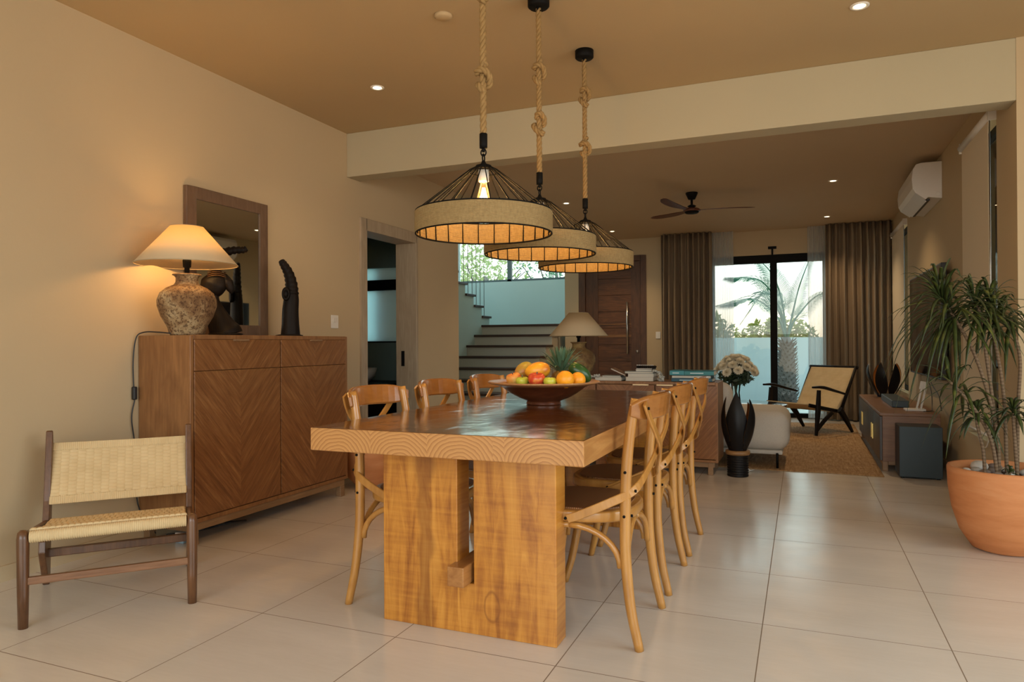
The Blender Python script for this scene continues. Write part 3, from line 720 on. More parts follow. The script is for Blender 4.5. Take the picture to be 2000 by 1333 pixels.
def table_lamp(loc, label, clay, lit, group):
    o = thing('table_lamp', label, 'lamp', loc, 0, None)
    b = MB(); b.lathe([(0, 0), (.082, 0), (.088, .012), (.10, .05), (.128, .10), (.146, .155), (.147, .185), (.132, .225), (.10, .252), (.066, .268), (.056, .282), (.055, .305), (.062, .316), (.072, .320), (.070, .326), (.05, .322), (.04, .31)], 48,
                      fn=lambda a, z: 1+.012*noise.noise(Vector((cos(a)*2, sin(a)*2, z*9))))
    b.build('base', clay, o)
    b = MB(); b.lathe([(.013, .30), (.013, .36), (.02, .365), (.022, .40), (.018, .41), (0, .41)], 20); b.lathe([(.035, .318), (.035, .326)], 20); b.build('socket', BLACKM, o)
    b = MB(); b.lathe([(.254, .378), (.083, .578)], 64, cap=False)
    b.build('shade', SHADE, o, solid=.002)
    b = MB(); b.tube([(.254*cos(a*pi/32), .254*sin(a*pi/32), .378) for a in range(64)], .0022, 6, closed=True); b.tube([(.083*cos(a*pi/16), .083*sin(a*pi/16), .578) for a in range(32)], .0022, 6, closed=True)
    b.build('shade_ring', plain('shade_trim', (.45, .36, .22), .7), o)
    b = MB(); b.lathe([(0, .405), (.014, .41), (.014, .422), (.016, .43), (.012, .438), (0, .44)], 20); b.build('bulb', HOT if lit else PORC, o)
    if lit: lamp('lamp_light', o, (0, 0, .480), P_LAMP, (1.0, .56, .20), radius=.036)
    return o
tl = table_lamp((-3.028, 2.788, 1.095), 'lit table lamp with cream cone shade on pitted clay base, on the tall cabinet', CLAY, True, None)
table_lamp((-1.79, 5.84, .727), 'unlit table lamp with cream cone shade on round brown base, on the low sideboard', CLAY2, False, None)
b = MB(); b.tube(smooth_path([(-3.05, 2.705, 1.105), (-3.13, 2.69, 1.112), (-3.22, 2.68, 1.112), (-3.255, 2.662, 1.08), (-3.262, 2.65, .95), (-3.262, 2.655, .80), (-3.262, 2.66, .76), (-3.262, 2.64, .66), (-3.262, 2.66, .5), (-3.255, 2.67, .2), (-3.22, 2.75, .03)]), .0035, 8)
cord = b.build('lamp_cord', BLACKP, tl); cord.location = (3.028, -2.788, -1.095)
MB().box(-3.272, 2.645, .755, -3.25, 2.668, .825).build('cord_switch', BLACKP, cord, bevel=.006)
# things on the floor under the cabinet
ad = thing('power_adapter', 'small pale blue and white plug adapter on the floor under the tall cabinet', 'adapter', (-3.03, 2.76, 0))
MB().box(-.03, -.03, 0, .03, .03, .035).build('lower_shell', plain('pale_blue_plastic', (.30, .45, .58), .4), ad, bevel=.005); MB().box(-.03, -.03, .036, .03, .03, .055).build('upper_shell', WHITEP, ad, bevel=.005)
b = MB(); b.tube(smooth_path([(-3.2, 2.80, .01), (-3.1, 2.95, .012), (-3.0, 3.05, .035), (-3.02, 3.2, .012), (-3.1, 3.1, .02), (-3.2, 3.3, .012)]), .005, 8); setp(b.build('extension_cable', BLACKP), 'coiled black cable lying under the tall cabinet', 'cord')
# wall switch
sw = thing('light_switch', 'white double light switch on the left wall beside the doorway', 'switch', (XL+.002, 4.386, 1.215))
MB().box(0, -.043, -.05, .009, .043, .05).build('plate', PORC, sw, bevel=.003); MB().box(.008, -.024, -.005, .014, -.002, .03).build('rocker', WHITEP, sw, bevel=.002); MB().box(.008, .002, -.005, .014, .024, .03).build('rocker', WHITEP, sw, bevel=.002)
sw = thing('light_switch', 'small pale switch on the far wall between entrance door and curtain', 'switch', (-1.95, YF-.002, 1.156))
MB().box(-.035, -.009, -.05, .035, 0, .05).build('plate', PORC, sw, bevel=.003)
# terracotta pot behind the chairs
b = MB(); b.lathe([(0, 0), (.13, 0), (.19, .07), (.235, .2), (.24, .33), (.22, .42), (.235, .43), (.235, .45), (.21, .45), (.20, .40), (0, .38)], 40, (-2.93, 4.40, 0)); setp(b.build('terracotta_pot', TERRA), 'terracotta pot on the floor behind the left chairs beside the tall cabinet', 'pot')
# bathroom basin
bs = thing('wash_basin', 'basin with tall chrome tap inside the bathroom doorway', 'basin', (-4.25, 6.05, 0))
MB().box(-.6, -.25, .0, .55, .30, .66).build('vanity', DARKW, bs, bevel=.004)
b = MB(); b.lathe([(0, .66), (.14, .66), (.20, .72), (.22, .80), (.205, .80), (.19, .73), (0, .69)], 36); b.build('bowl', PORC, bs)
b = MB(); b.rod((-.05, .25, .66), (-.05, .25, 1.0), .018); b.rod((-.05, .25, .95), (-.17, .12, .95), .012); b.build('tap', STEEL, bs)

# ================================================================== DINING TABLE
tb = thing('dining_table', 'heavy solid wood dining table with thick slab top and slotted pedestal ends', 'table', (-1.10, 3.12, 0))
TX, TY = .50, 1.115
b = MB(); b.box(-TX, -TY, -.08, TX, TY, 0)
for i, f in enumerate(b.f):
    zs = [b.v[j][2] for j in f]; ys = [b.v[j][1] for j in f]
    b.mi[i] = 0 if min(zs) == 0 else (2 if max(ys)-min(ys) < 1e-6 else 1)
top = b.build('tabletop', [TTOP, TSIDE, ENDG], tb, bevel=.004); top.location = (0, 0, .75)
PZ = .67
for yy in (2.265-3.12, 3.975-3.12-.10):
    b = MB(); hw = .345
    sl0, sl1 = -.0125, .0525; cx = -.02
    poly = [(-hw, 0), (hw, 0), (hw, PZ), (sl1-.02, PZ), (sl1-.02, .18), (sl0-.04+.02, .18), (sl0-.04+.02, PZ), (-hw, PZ)]
    b.prism([(x, z) for x, z in poly], -.05, .05, axis='y')
    p = b.build('pedestal', PEDW, tb, bevel=.003); p.location = (-.023, yy+.05, 0)
b = MB(); b.box(-.066, 2.205-3.12, .182, -.002, 4.03-3.12, .252); b.build('stretcher', TSIDE, tb, bevel=.003)

# ================================================================== DINING CHAIRS (front = +Y local)
def make_chair(label):
    o = thing('dining_chair', label, 'chair', (0, 0, 0), 0, 'cross back dining chairs around the table')
    cs = [(cos(a*pi/18), sin(a*pi/18)) for a in range(36)]
    def outline(k=1.0):
        pts = []
        for c, s_ in cs:
            x = .215*k*math.copysign(abs(c)**.72, c); y = .205*k*math.copysign(abs(s_)**.72, s_)
            x *= (1+.08*s_); pts.append((x, y))
        return pts
    b = MB(); b.prism(outline(), .415, .455, smooth=True); b.build('seat_frame', CHAIRW, o, bevel=.008)
    b = MB(); b.prism(outline(.86), .452, .460, smooth=True); b.build('cane_seat', CANE, o)
    for sx in (-1, 1):
        pth = smooth_path([(sx*.207, -.245, 0), (sx*.204, -.215, .14), (sx*.198, -.198, .30), (sx*.194, -.196, .45), (sx*.192, -.200, .60), (sx*.190, -.214, .74), (sx*.188, -.233, .850)])
        b = MB(); b.tube(pth, [.0155, .0175, .019, .019, .019, .018, .016], 12); b.build('rear_leg', CHAIRW, o)
        pth = smooth_path([(sx*.205, .205, 0), (sx*.185, .175, .12), (sx*.172, .150, .28), (sx*.170, .145, .42)])
        b = MB(); b.tube(pth, [.0145, .0165, .0185, .0185], 12); b.build('front_leg', CHAIRW, o)
    # curved top rail
    pth = []
    for k in range(15):
        t = -1+2*k/14; pth.append((t*.222, -.300+.075*t*t*1.05+.0, .822-.010*t*t))
    b = MB(); b.strip(pth, .086, .024, [Vector((0, 1, .12))]*15, scale=[.45, .82, .95, 1, 1, 1, 1, 1, 1, 1, 1, 1, .95, .82, .45]); b.build('top_rail', CHAIRD, o, bevel=.006)
    # crossing back straps that wrap forward to the seat sides
    for sx in (-1, 1):
        off = .007*sx
        pts = [(sx*.196, -.266, .836), (sx*.165, -.276, .785), (sx*.115, -.284, .735), (sx*.03, -.278+off, .668), (-sx*.10, -.250, .585), (-sx*.190, -.222, .535), (-sx*.226, -.14, .492), (-sx*.229, -.04, .445), (-sx*.228, 0.0, .430)]
        pth = smooth_path(pts, 6); m = len(pth)
        ups = []
        for i in range(m):
            t = i/(m-1); a = min(1, max(0, (t-.45)/.3)); ups.append(Vector((-sx*a, -(1-a), 0)))
        b = MB(); b.strip(pth, .030, .009, ups); b.build('cross_strap', CHAIRW, o)
    for sx in (-1, 1):
        for (x, y, z) in ((sx*.234, .006, .432), (sx*.212, -.196, .45), (sx*.212, -.200, .60)):
            b = MB(); b.lathe([(0, -.004), (.005, -.003), (.005, .003), (0, .004)], 10); q = b.build('bolt', BLACKM, o); q.location = (x, y, z); q.rotation_euler = (0, pi/2, 0)
        for (x, y, z) in ((sx*.19, -.218, .45), (sx*.188, -.231, .535), (sx*.186, -.277, .818)):
            b = MB(); b.lathe([(0, -.004), (.005, -.003), (.005, .003), (0, .004)], 10); q = b.build('bolt', BLACKM, o); q.location = (x, y, z); q.rotation_euler = (pi/2, 0, 0)
    # bent braces under the seat
    def brace(p, q, out):
        p, q = Vector(p), Vector(q); c = Vector((p.x, p.y, q.z)) ; pts = []
        for k in range(9):
            a = k/8*pi/2; pts.append(Vector((q.x+(p.x-q.x)*sin(a), q.y+(p.y-q.y)*sin(a), p.z+(q.z-p.z)*cos(a))))
        return pts
    for sx in (-1, 1):
        for (leg, mid) in (((sx*.196, -.178, .27), (sx*.205, .0, .405)), ((sx*.172, -.195, .27), (0, -.185, .405)), ((sx*.176, .132, .26), (sx*.205, -.0, .405)), ((sx*.152, .150, .26), (0, .17, .405))):
            b = MB(); b.tube(brace(leg, mid, 0), .0115, 10); b.build('brace', CHAIRW, o)
    return o
CH = [(-.757, 2.555, pi/2, 'cross back wooden chair on the right of the table, nearest the viewer'),
      (-.757, 3.12, pi/2, 'middle cross back chair on the right of the table'),
      (-.757, 3.69, pi/2, 'cross back chair farthest along the right of the table, by the sideboard'),
      (-1.443, 2.555, -pi/2, 'cross back wooden chair on the left of the table, nearest the viewer'),
      (-1.443, 3.12, -pi/2, 'middle cross back chair on the left of the table'),
      (-1.443, 3.69, -pi/2, 'cross back chair farthest along the left of the table, before the stairs')]
ch0 = make_chair(CH[0][3]); ch0.location = (CH[0][0], CH[0][1], 0); ch0.rotation_euler = (0, 0, CH[0][2])
for x, y, r, l in CH[1:]: dup(ch0, None, (x, y, 0), r, l)

# ================================================================== WOVEN LOUNGE CHAIR (dining, left)   front = -Y local
def lounge_near():
    o = thing('lounge_chair', 'low armless lounge chair with woven cord seat in front of the tall cabinet', 'chair', (-2.472, 1.91, 0), radians(48.4))
    hw = .284
    for sx in (-1, 1):
        b = MB(); b.tube([(sx*hw, 0, 0), (sx*hw, 0, .12), (sx*hw, .0, .33), (sx*hw, .003, .352), (sx*hw, .006, .360)], [.0165, .019, .021, .018, .010], 16); b.build('front_leg', LOUNGEW, o)
        # rear post: slanted plank swelling to a wedge at the floor
        b = MB(); b.prism([(.52, 0), (.55, 0), (.585, .20), (.655, .62), (.645, .66), (.628, .66), (.545, .36), (.50, .24), (.42, .215), (.41, .165)], sx*hw-.013, sx*hw+.013, axis='x'); b.build('rear_leg', LOUNGEW, o, bevel=.005)
        b = MB(); b.strip([(sx*hw, 0, .335), (sx*hw, .20, .305), (sx*hw, .55, .262)], .034, .022, Vector((sx, 0, 0))); b.build('side_rail', LOUNGEW, o, bevel=.004)
    MB().box(-hw, -.010, .158, hw, .012, .186).build('stretcher', wood('stretcher_wood', (.14, .06, .028), (.30, .15, .075), 'x', 2, .4), o, bevel=.004)
    MB().box(-hw, .475, .13, hw, .50, .165).build('stretcher', LOUNGEW, o, bevel=.004)
    # woven seat: surface + wrapped front/back rails
    rows = 34
    def weave(u, v, cols, rws):
        c = int(u*cols); s_ = abs(sin(pi*(v*rws+(.5 if c % 2 else 0)))); e = abs(sin(pi*u*cols))
        return .010*(1-(1-s_)**3.2)*(.35+.65*e**.4)
    Y0, Y1 = .012, .50
    def seat(u, v):
        x = -hw+.02+(2*hw-.04)*u; y = Y0+(Y1-Y0)*v; z = .352-.075*v-.018*sin(pi*v)
        return (x, y, z+weave(v, u, 9, 26))
    b = MB(); b.grid(seat, 240, 60); b.build('woven_seat', PCORD, o, solid=.010)
    def wrap(y, z, r, n, L0, L1):
        b = MB(); b.grid(lambda u, v: (L0+(L1-L0)*u, y+(r+.0032*abs(sin(pi*u*n)))*cos(2*pi*v), z+(r*1.15+.0024*abs(sin(pi*u*n)))*sin(2*pi*v)), n*4, 14); return b
    wrap(.002, .334, .018, 72, -hw+.02, hw-.02).build('front_cord_wrap', PCORD, o)
    wrap(.50, .272, .014, 72, -hw+.02, hw-.02).build('rear_cord_wrap', PCORD, o)
    def back(u, v):
        x = -hw+.014+(2*hw-.028)*u; z = .345+.255*v; y = .548+.115*v*1.0+.020*sin(pi*u)
        if v < .12 or v > .88: d = .0035*abs(sin(pi*u*70))+.0085
        else: d = weave(u, v, 17, 17)
        return (x, y-d, z-.004*sin(pi*u))
    b = MB(); b.grid(back, 340, 190); b.build('woven_back', PCORD, o, solid=.012)
lounge_near()

# ================================================================== PENDANTS
def helix_rope(b, pts, r=.0115, lay=.075):
    pth = smooth_path(pts, 1) if len(pts) < 3 else pts
    P = [Vector(p) for p in pth]
    for s_ in range(3):
        out = []; ref = None; dist = 0
        for i, p in enumerate(P):
            t = (P[min(i+1, len(P)-1)]-P[max(i-1, 0)]).normalized()
            if ref is None: ref = t.orthogonal()
            a = (ref-t*ref.dot(t)).normalized(); ref = a; c = t.cross(a)
            if i: dist += (P[i]-P[i-1]).length
            ang = 2*pi*dist/lay+s_*2*pi/3
            out.append(p+(a*cos(ang)+c*sin(ang))*r*.52)
        b.tube(out, r*.60, 7)
def resample(pts, step):
    out = [Vector(pts[0])]
    for i in range(len(pts)-1):
        a, c = Vector(pts[i]), Vector(pts[i+1]); L = (c-a).length; k = max(1, int(L/step))
        for j in range(1, k+1): out.append(a.lerp(c, j/k))
    return out
def knot_pts(z, s=1.0, ph=0):
    out = []
    for k in range(40):
        t = k/39; a = t*2*pi*1.75+ph
        out.append(Vector((cos(a)*.022*s*sin(pi*t)**.5, sin(a)*.018*s*sin(pi*t)**.5, z+.036*s*cos(pi*t*1.0)+.012*sin(a*1.5))))
    return out
def pendant(x, y, knots, label):
    o = thing('pendant_lamp', label, 'lamp', (x, y, 0), 0, 'rope pendant lamps over the dining table')
    zr, zt, R = 1.465, 1.55, .263
    b = MB(); b.lathe([(0, HD-.045), (.045, HD-.045), (.052, HD-.038), (.052, HD), (0, HD)], 32); b.lathe([(.012, HD-.065), (.012, HD-.04)], 16); b.build('canopy', BLACKM, o)
    b = MB(); helix_rope(b, resample([(0, 0, HD-.05), (0, 0, 1.845)], .006), .0125); b.build('rope', ROPE, o)
    for kz, ph in knots:
        kp = knot_pts(kz, 1.25, ph); b = MB(); helix_rope(b, resample(kp, .006), .0125)
        b.build('knot', ROPE, o)
    b = MB(); b.lathe([(.015, 1.80), (.0155, 1.815), (.0155, 1.855), (.013, 1.857)], 18); b.lathe([(.006, 1.785), (.006, 1.80)], 10)
    b.tube([(.011*cos(a*pi/8), 0, 1.783+.013*sin(a*pi/8)) for a in range(16)], .0028, 6, closed=True)
    b.tube([(0, .010*cos(a*pi/8), 1.762+.015*sin(a*pi/8)) for a in range(16)], .0028, 6, closed=True); b.build('hook', BLACKM, o)
    b = MB(); b.lathe([(.006, 1.752), (.008, 1.745), (.012, 1.738), (.03, 1.732), (.034, 1.722), (.030, 1.716), (0, 1.716)], 24)
    b.tube([(.056*cos(a*pi/16), .056*sin(a*pi/16), 1.706) for a in range(32)], .0022, 6, closed=True)
    for rr, z in ((R, zt), (R, zr)): b.tube([(rr*cos(a*pi/40), rr*sin(a*pi/40), z) for a in range(80)], .0028, 6, closed=True)
    for k in range(24):
        a = 2*pi*k/24; c, s_ = cos(a), sin(a)
        b.tube([(c*.028, s_*.028, 1.727), (c*.056, s_*.056, 1.712), (c*(R-.004), s_*(R-.004), zt), (c*(R-.009), s_*(R-.009), zr)], .0023, 5)
    b.build('wire_cage', BLACKM, o)
    b = MB(); N_ = 96
    pr = []; NR = 14; hh_ = (zt-zr-.004)/NR                   # wound cords, one ridge each
    for q in range(NR): pr += [(R-.0005+.0045*max(0, sin(pi*e/4))**.6, zr+.002+hh_*(q+e/4)) for e in range(4)]
    for q in range(NR, 0, -1): pr += [(R-.002-.0035*max(0, sin(pi*e/4))**.6, zr+.002+hh_*(q-e/4)) for e in range(4)]
    pr.append(pr[0]); b.lathe(pr, N_, cap=False)
    b.build('jute_band', JUTE, o)
    b = MB(); b.lathe([(0, 1.716), (.020, 1.716), (.021, 1.70), (.021, 1.672), (.018, 1.668), (0, 1.668)], 24); b.build('socket', PORC, o)
    b = MB(); b.lathe([(.012, 1.668), (.014, 1.655), (.022, 1.625), (.030, 1.59), (.030, 1.572), (.018, 1.553), (.0, 1.548)], 28); b.build('glass_bulb', BULBG, o)
    b = MB()
    for k in range(6):
        a = k*pi/3; b.tube([(.004*cos(a), .004*sin(a), 1.645), (.011*cos(a), .011*sin(a), 1.615), (.010*cos(a+.5), .010*sin(a+.5), 1.575)], .0026, 6)
    b.build('filament', FILA, o)
    lamp('bulb_light', o, (0, 0, 1.60), P_BULB, LAMP_WARM, radius=.028)
    return o
pendant(-1.135, 2.465, [(2.075, .4), (2.42, 2)], 'rope pendant lamp nearest the viewer in the row of three')
pendant(-1.150, 3.135, [(2.335, 1.0), (2.085, 3.0)], 'rope pendant lamp in the middle of the row of three')
pendant(-1.121, 3.80, [(2.43, 2.2), (2.145, .2)], 'rope pendant lamp farthest from the viewer')

# ================================================================== DOWNLIGHTS
def downlight(x, y, z, label, power):
    o = thing('recessed_downlight', label, 'ceiling light', (x, y, z), 0, 'recessed ceiling spotlights')
    b = MB(); b.lathe([(.044, 0), (.044, -.004), (.036, -.006), (.028, -.003), (.028, .0)], 32, cap=False); b.build('trim_ring', PORC, o)
    b = MB(); b.lathe([(0, -.0035), (.026, -.0035), (.026, -.001), (0, -.001)], 24); b.build('lens', LENS, o)
    l = lamp('spot', o, (0, 0, -.02), power, (1, .70, .40), 'SPOT', .02, 120, .9)
    return o
downlight(-2.503, 3.815, HD, 'left spotlight in the dining ceiling, above the cabinet side', P_DOWN_DINING)
downlight(.274, 3.822, HD, 'right spotlight in the dining ceiling', P_DOWN_DINING)
for i, (x, y, l) in enumerate(((-2.404, 7.41, 'spotlight in the living room ceiling seen right of the middle pendant rope'), (-2.424, 9.53, 'spotlight in the living room ceiling near the entrance door'), (.291, 7.43, 'spotlight in the living room ceiling right of the fan'), (.301, 9.52, 'spotlight in the living room ceiling just before the right curtain'))):
    downlight(x, y, HL, l, P_DOWN_LIVING)
b = MB(); b.lathe([(0, -.018), (.035, -.018), (.045, -.010), (.045, 0)], 28, (-1.646, 3.105, HD)); setp(b.build('smoke_detector', CEIL), 'round flat disc cover on the dining ceiling', 'ceiling disc')

# ================================================================== CEILING FAN
def fan():
    o = thing('ceiling_fan', 'three blade ceiling fan with dark reddish wood blades over the living room', 'fan', (-1.045, 7.43, HL))
    b = MB(); b.lathe([(0, -.07), (.035, -.07), (.062, -.01), (.062, 0), (0, 0)], 28); b.rod((0, 0, -.16), (0, 0, -.06), .012); b.lathe([(.022, -.16), (.045, -.14), (.03, -.13), (.013, -.125)], 24); b.build('mount', BLACKM, o)
    b = MB(); b.lathe([(0, -.215), (.06, -.215), (.072, -.205), (.072, -.19)], 28); b.build('motor_cover', BLACKM, o)
    b = MB(); b.lathe([(0, -.205), (.085, -.195), (.09, -.18), (.07, -.165), (.02, -.155), (0, -.155)], 32); b.build('hub', FANW, o)
    for k, ang in enumerate((18, 138+3, 258-6)):
        b = MB(); pts = []; sc = []
        for i in range(14):
            t = i/13; r = .04+.60*t; pts.append((r, .035*sin(pi*t)*-1, -.182+.018*t)); sc.append([.075, .055, .05, .055, .066, .074, .08, .084, .087, .088, .088, .084, .07, .03][i]/.08)
        ups = [Vector((0, -.22, 1))]*14
        b.sweep(pts, [(.004, -.04), (.004, .04), (-.004, .04), (-.004, -.04)], up=ups, scale=1, smooth=False)
        # apply width profile
        for i in range(14):
            for j in range(4):
                v = b.v[i*4+j]; p = Vector(pts[i]); d = Vector(v)-p; b.v[i*4+j] = tuple(p+Vector((0, d.y*sc[i], d.z*min(1, sc[i]))))
        q = b.build('blade', FANW, o, bevel=.002); q.rotation_euler = (0, 0, radians(ang))
fan()

# ================================================================== AIR CONDITIONER
ac = thing('air_conditioner', 'white wall air conditioner high on the right wall', 'air conditioner', (XR, 7.2, 2.23))
prof = [(0, .31), (-.155, .31), (-.19, .30), (-.212, .26), (-.222, .18), (-.215, .10), (-.195, .06), (-.12, 0.0), (-.10, .018), (0, 0)]
b = MB(); b.prism([(x, z) for x, z in prof], -.47, .47, axis='y'); b.build('housing', WHITEP, ac, bevel=.004)
b = MB(); b.obox((-.135, 0, .018), (.075, .80, .008), Matrix.Rotation(radians(40), 3, 'Y')); b.build('louver', WHITEP, ac)
b = MB(); b.obox((-.092, 0, .004), (.020, .84, .012), Matrix.Rotation(0, 3, 'Y')); b.build('air_slot', BLACKP, ac)
b = MB(); b.M = Matrix.Translation((-.03, -.471, .04)) @ Matrix.Rotation(pi/2, 4, 'X'); b.lathe([(.016, 0), (.016, .001), (.013, .0015), (0, .0015)], 20); b.build('end_cap', PORC, ac)

# ================================================================== ROLLER BLINDS
def blind(y0, y1, z0, z1, label, gap):
    o = thing('roller_blind', label, 'blind', (XR-.03, y0, 0))
    L = y1-y0
    b = MB(); b.rod((0, 0, z1), (0, L, z1), .026, 20); b.build('roller_tube', WHITEP, o)
    MB().box(-.015, -.012, z1-.035, .03, 0, z1+.035).build('bracket', WHITEP, o); MB().box(-.015, L, z1-.035, .03, L+.012, z1+.035).build('bracket', WHITEP, o)
    b = MB(); b.box(-.0015, gap, z0, .0015, L-.01, z1); b.build('fabric', BLIND, o)
    b = MB(); b.rod((0, gap, z0), (0, L-.01, z0), .010, 12); b.build('bottom_bar', PORC, o)
    b = MB(); pts = [(.002, gap-.012, z1)]+[(.002, gap-.012, z1-(z1-z0+.05)*k/30) for k in range(31)]
    for dy in (0, .012): b.rod((0, .012+dy, z1), (0, .012+dy, z0+.06), .0022, 6)
    b.build('bead_chain', STEEL, o)
    return o
bl = blind(4.99, 5.80, .46, 2.405, 'cream roller blind on the right wall behind the potted plant', .05)
blind(8.83, 9.93, .50, 2.37, 'cream roller blind on the right wall beyond the air conditioner', .05)
b = MB(); b.tube(smooth_path([(XR-.02, 5.12, .45), (XR-.02, 5.2, .375), (XR-.02, 5.33, .37), (XR-.02, 5.42, .43)]), .004, 8); setp(b.build('cord_loop', WHITEP), 'thin white loop of cord hanging below the near roller blind', 'cord')

# ================================================================== CURTAINS
def curtain(x0, x1, y, label, mat, n, amp, group, sheer=False):
    b = MB()
    def f(u, v):
        x = x0+(x1-x0)*u; ph = u*n*2*pi+1.1*sin(u*9)
        a = amp*(.75+.25*v)*(1+.3*sin(u*23+v*2)); z = .02+(HL-.025)*(1-v)
        return (x+.010*sin(ph*2+v*1.5)*v, y+a*sin(ph+.5*sin(v*2.2+u*5)), z)
    b.grid(f, n*16, 16); o = b.build('curtain_panel', mat, None, solid=0 if sheer else .004)
    setp(o, label, 'curtain', group); return o
curtain(-1.863, -1.155, 10.13, 'heavy brown grey curtain left of the garden window, beside the entrance door', CURT, 9, .055, 'heavy curtains')
curtain(.30, 1.06, 10.13, 'heavy brown grey curtain right of the garden window, in the corner', CURT, 9, .055, 'heavy curtains')
curtain(-1.19, -.874, 10.22, 'white sheer curtain on the left of the garden window', SHEER, 9, .018, 'sheer curtains', True)
curtain(.080, .36, 10.22, 'white sheer curtain on the right of the garden window', SHEER, 8, .018, 'sheer curtains', True)
sn = thing('door_sensor', 'small black bracket on the wall above the garden window', 'bracket', (-.367, YF, 2.34))
MB().box(-.055, -.03, -.005, .055, 0, .03).build('plate', BLACKM, sn, bevel=.003); MB().box(-.012, -.022, -.085, .012, -.004, -.003).build('stem', BLACKM, sn)

# ================================================================== LIVING ROOM
b = MB()
def rugf(u, v):
    x = -2.35+2.93*u; y = 6.06+3.7*v
    if v < .02: y += .012*sin(x*9)
    return (x+.02*v, y, .0035+.0015*sin(u*90)*sin(v*70))
b.grid(rugf, 120, 120); setp(b.build('area_rug', RUG, None, solid=.004), 'large brown woven jute rug under the sofa and lounge chair', 'rug')

sf = thing('sofa', 'cream fabric sofa with rounded seat on thin dark legs behind the sideboard', 'sofa', (-1.15, 6.55, 0))
def cushion(x0, y0, z0, x1, y1, z1, r, name, mat=SOFA, par=None):
    o = MB().box(x0, y0, z0, x1, y1, z1).build(name, mat, par, bevel=r, seg=6)
    for p in o.data.polygons: p.use_smooth = True
    return o
cushion(-1.1, -.42, .14, 1.055, .40, .47, .11, 'seat_cushion', SOFA, sf)
MB().box(-1.06, -.40, .115, 1.0, .37, .15).build('seat_frame', plain('sofa_base', (.55, .50, .43), .8), sf, bevel=.01)
cushion(-1.1, -.40, .38, .60, -.14, .70, .10, 'back_cushion', SOFA, sf)
for x, y in ((.96, -.43), (.96, .32), (-1.0, -.36), (-1.0, .32)):
    MB().rod((x, y+.03, .007), (x-.0, y, .13), .010).build('leg', BLACKM, sf)

ct = thing('coffee_table', 'round dark coffee table reflecting the window', 'table', (-.56, 7.45, 0))
b = MB(); b.lathe([(0, .40), (.41, .40), (.43, .41), (.43, .42), (.41, .425), (0, .425)], 56); b.build('tabletop', NT('dark_glossy_top').pbr((.03, .018, .012), .08), ct)
for k in range(3):
    a = k*2*pi/3+.5; MB().rod((cos(a)*.26, sin(a)*.26, .007), (cos(a)*.2, sin(a)*.2, .40), .014).build('leg', DARKW, ct)

# flowers in a glass vase on the coffee table
fv = thing('glass_vase', 'clear glass vase standing on the coffee table', 'vase', (-.60, 7.2, .425))
b = MB(); b.lathe([(0, 0), (.04, 0), (.045, .02), (.035, .12), (.045, .22), (.055, .25)], 28, cap=False); b.build('vessel', GLASS, fv, solid=.003)
fl = thing('flower_bouquet', 'bouquet of cream chrysanthemums in the glass vase', 'flowers', (-.60, 7.2, .425), 0)
PET = m_trans('cream_petal', (.88, .82, .66), .2); FLEAF = plain('bouquet_leaf', (.025, .05, .022), .6, var=.4)
b = MB(); rnd = random.Random(5); heads = []
for k in range(30):
    a = k*2.399; r = .20*math.sqrt((k+.5)/30); z = .47-.9*r*r*4*.5+rnd.uniform(-.015, .015)-.0
    heads.append(Vector((r*cos(a)*1.0, r*sin(a)*.8, z-.07*(r/.2)**2)))
for h in heads: b.tube(smooth_path([(0, 0, .05), (h.x*.15, h.y*.15, .22), (h.x*.8, h.y*.8, h.z-.06), tuple(h)], 4), .0028, 5)
b.build('stem', FLEAF, fl)
b = MB(); leaf_cluster(b, (0, 0, .28), .14, 420, .075, 4, (1.15, 1, .62)); b.build('foliage', FLEAF, fl)
for h in heads:
    b = MB(); R_ = .056; qn = Vector((0, 0, 1)).rotation_difference((h-Vector((0, 0, .22))).normalized())
    for ring in range(7):
        el = radians(-18+ring*17); n_ = (18, 20, 20, 18, 14, 9, 5)[ring]; L = R_*(1.0-.05*ring)
        for j in range(n_):
            a = 2*pi*j/n_+ring*.3+rnd.uniform(-.1, .1); d = Vector((cos(a)*cos(el), sin(a)*cos(el), sin(el)*.85)); s_ = Vector((-sin(a), cos(a), 0))*.0085; d.rotate(qn); s_.rotate(qn)
            b.add([h, h+d*L*.6+s_, h+d*L+Vector((0, 0, .004)), h+d*L*.6-s_], [(0, 1, 2, 3)])
    b.build('flower_head', PET, fl)

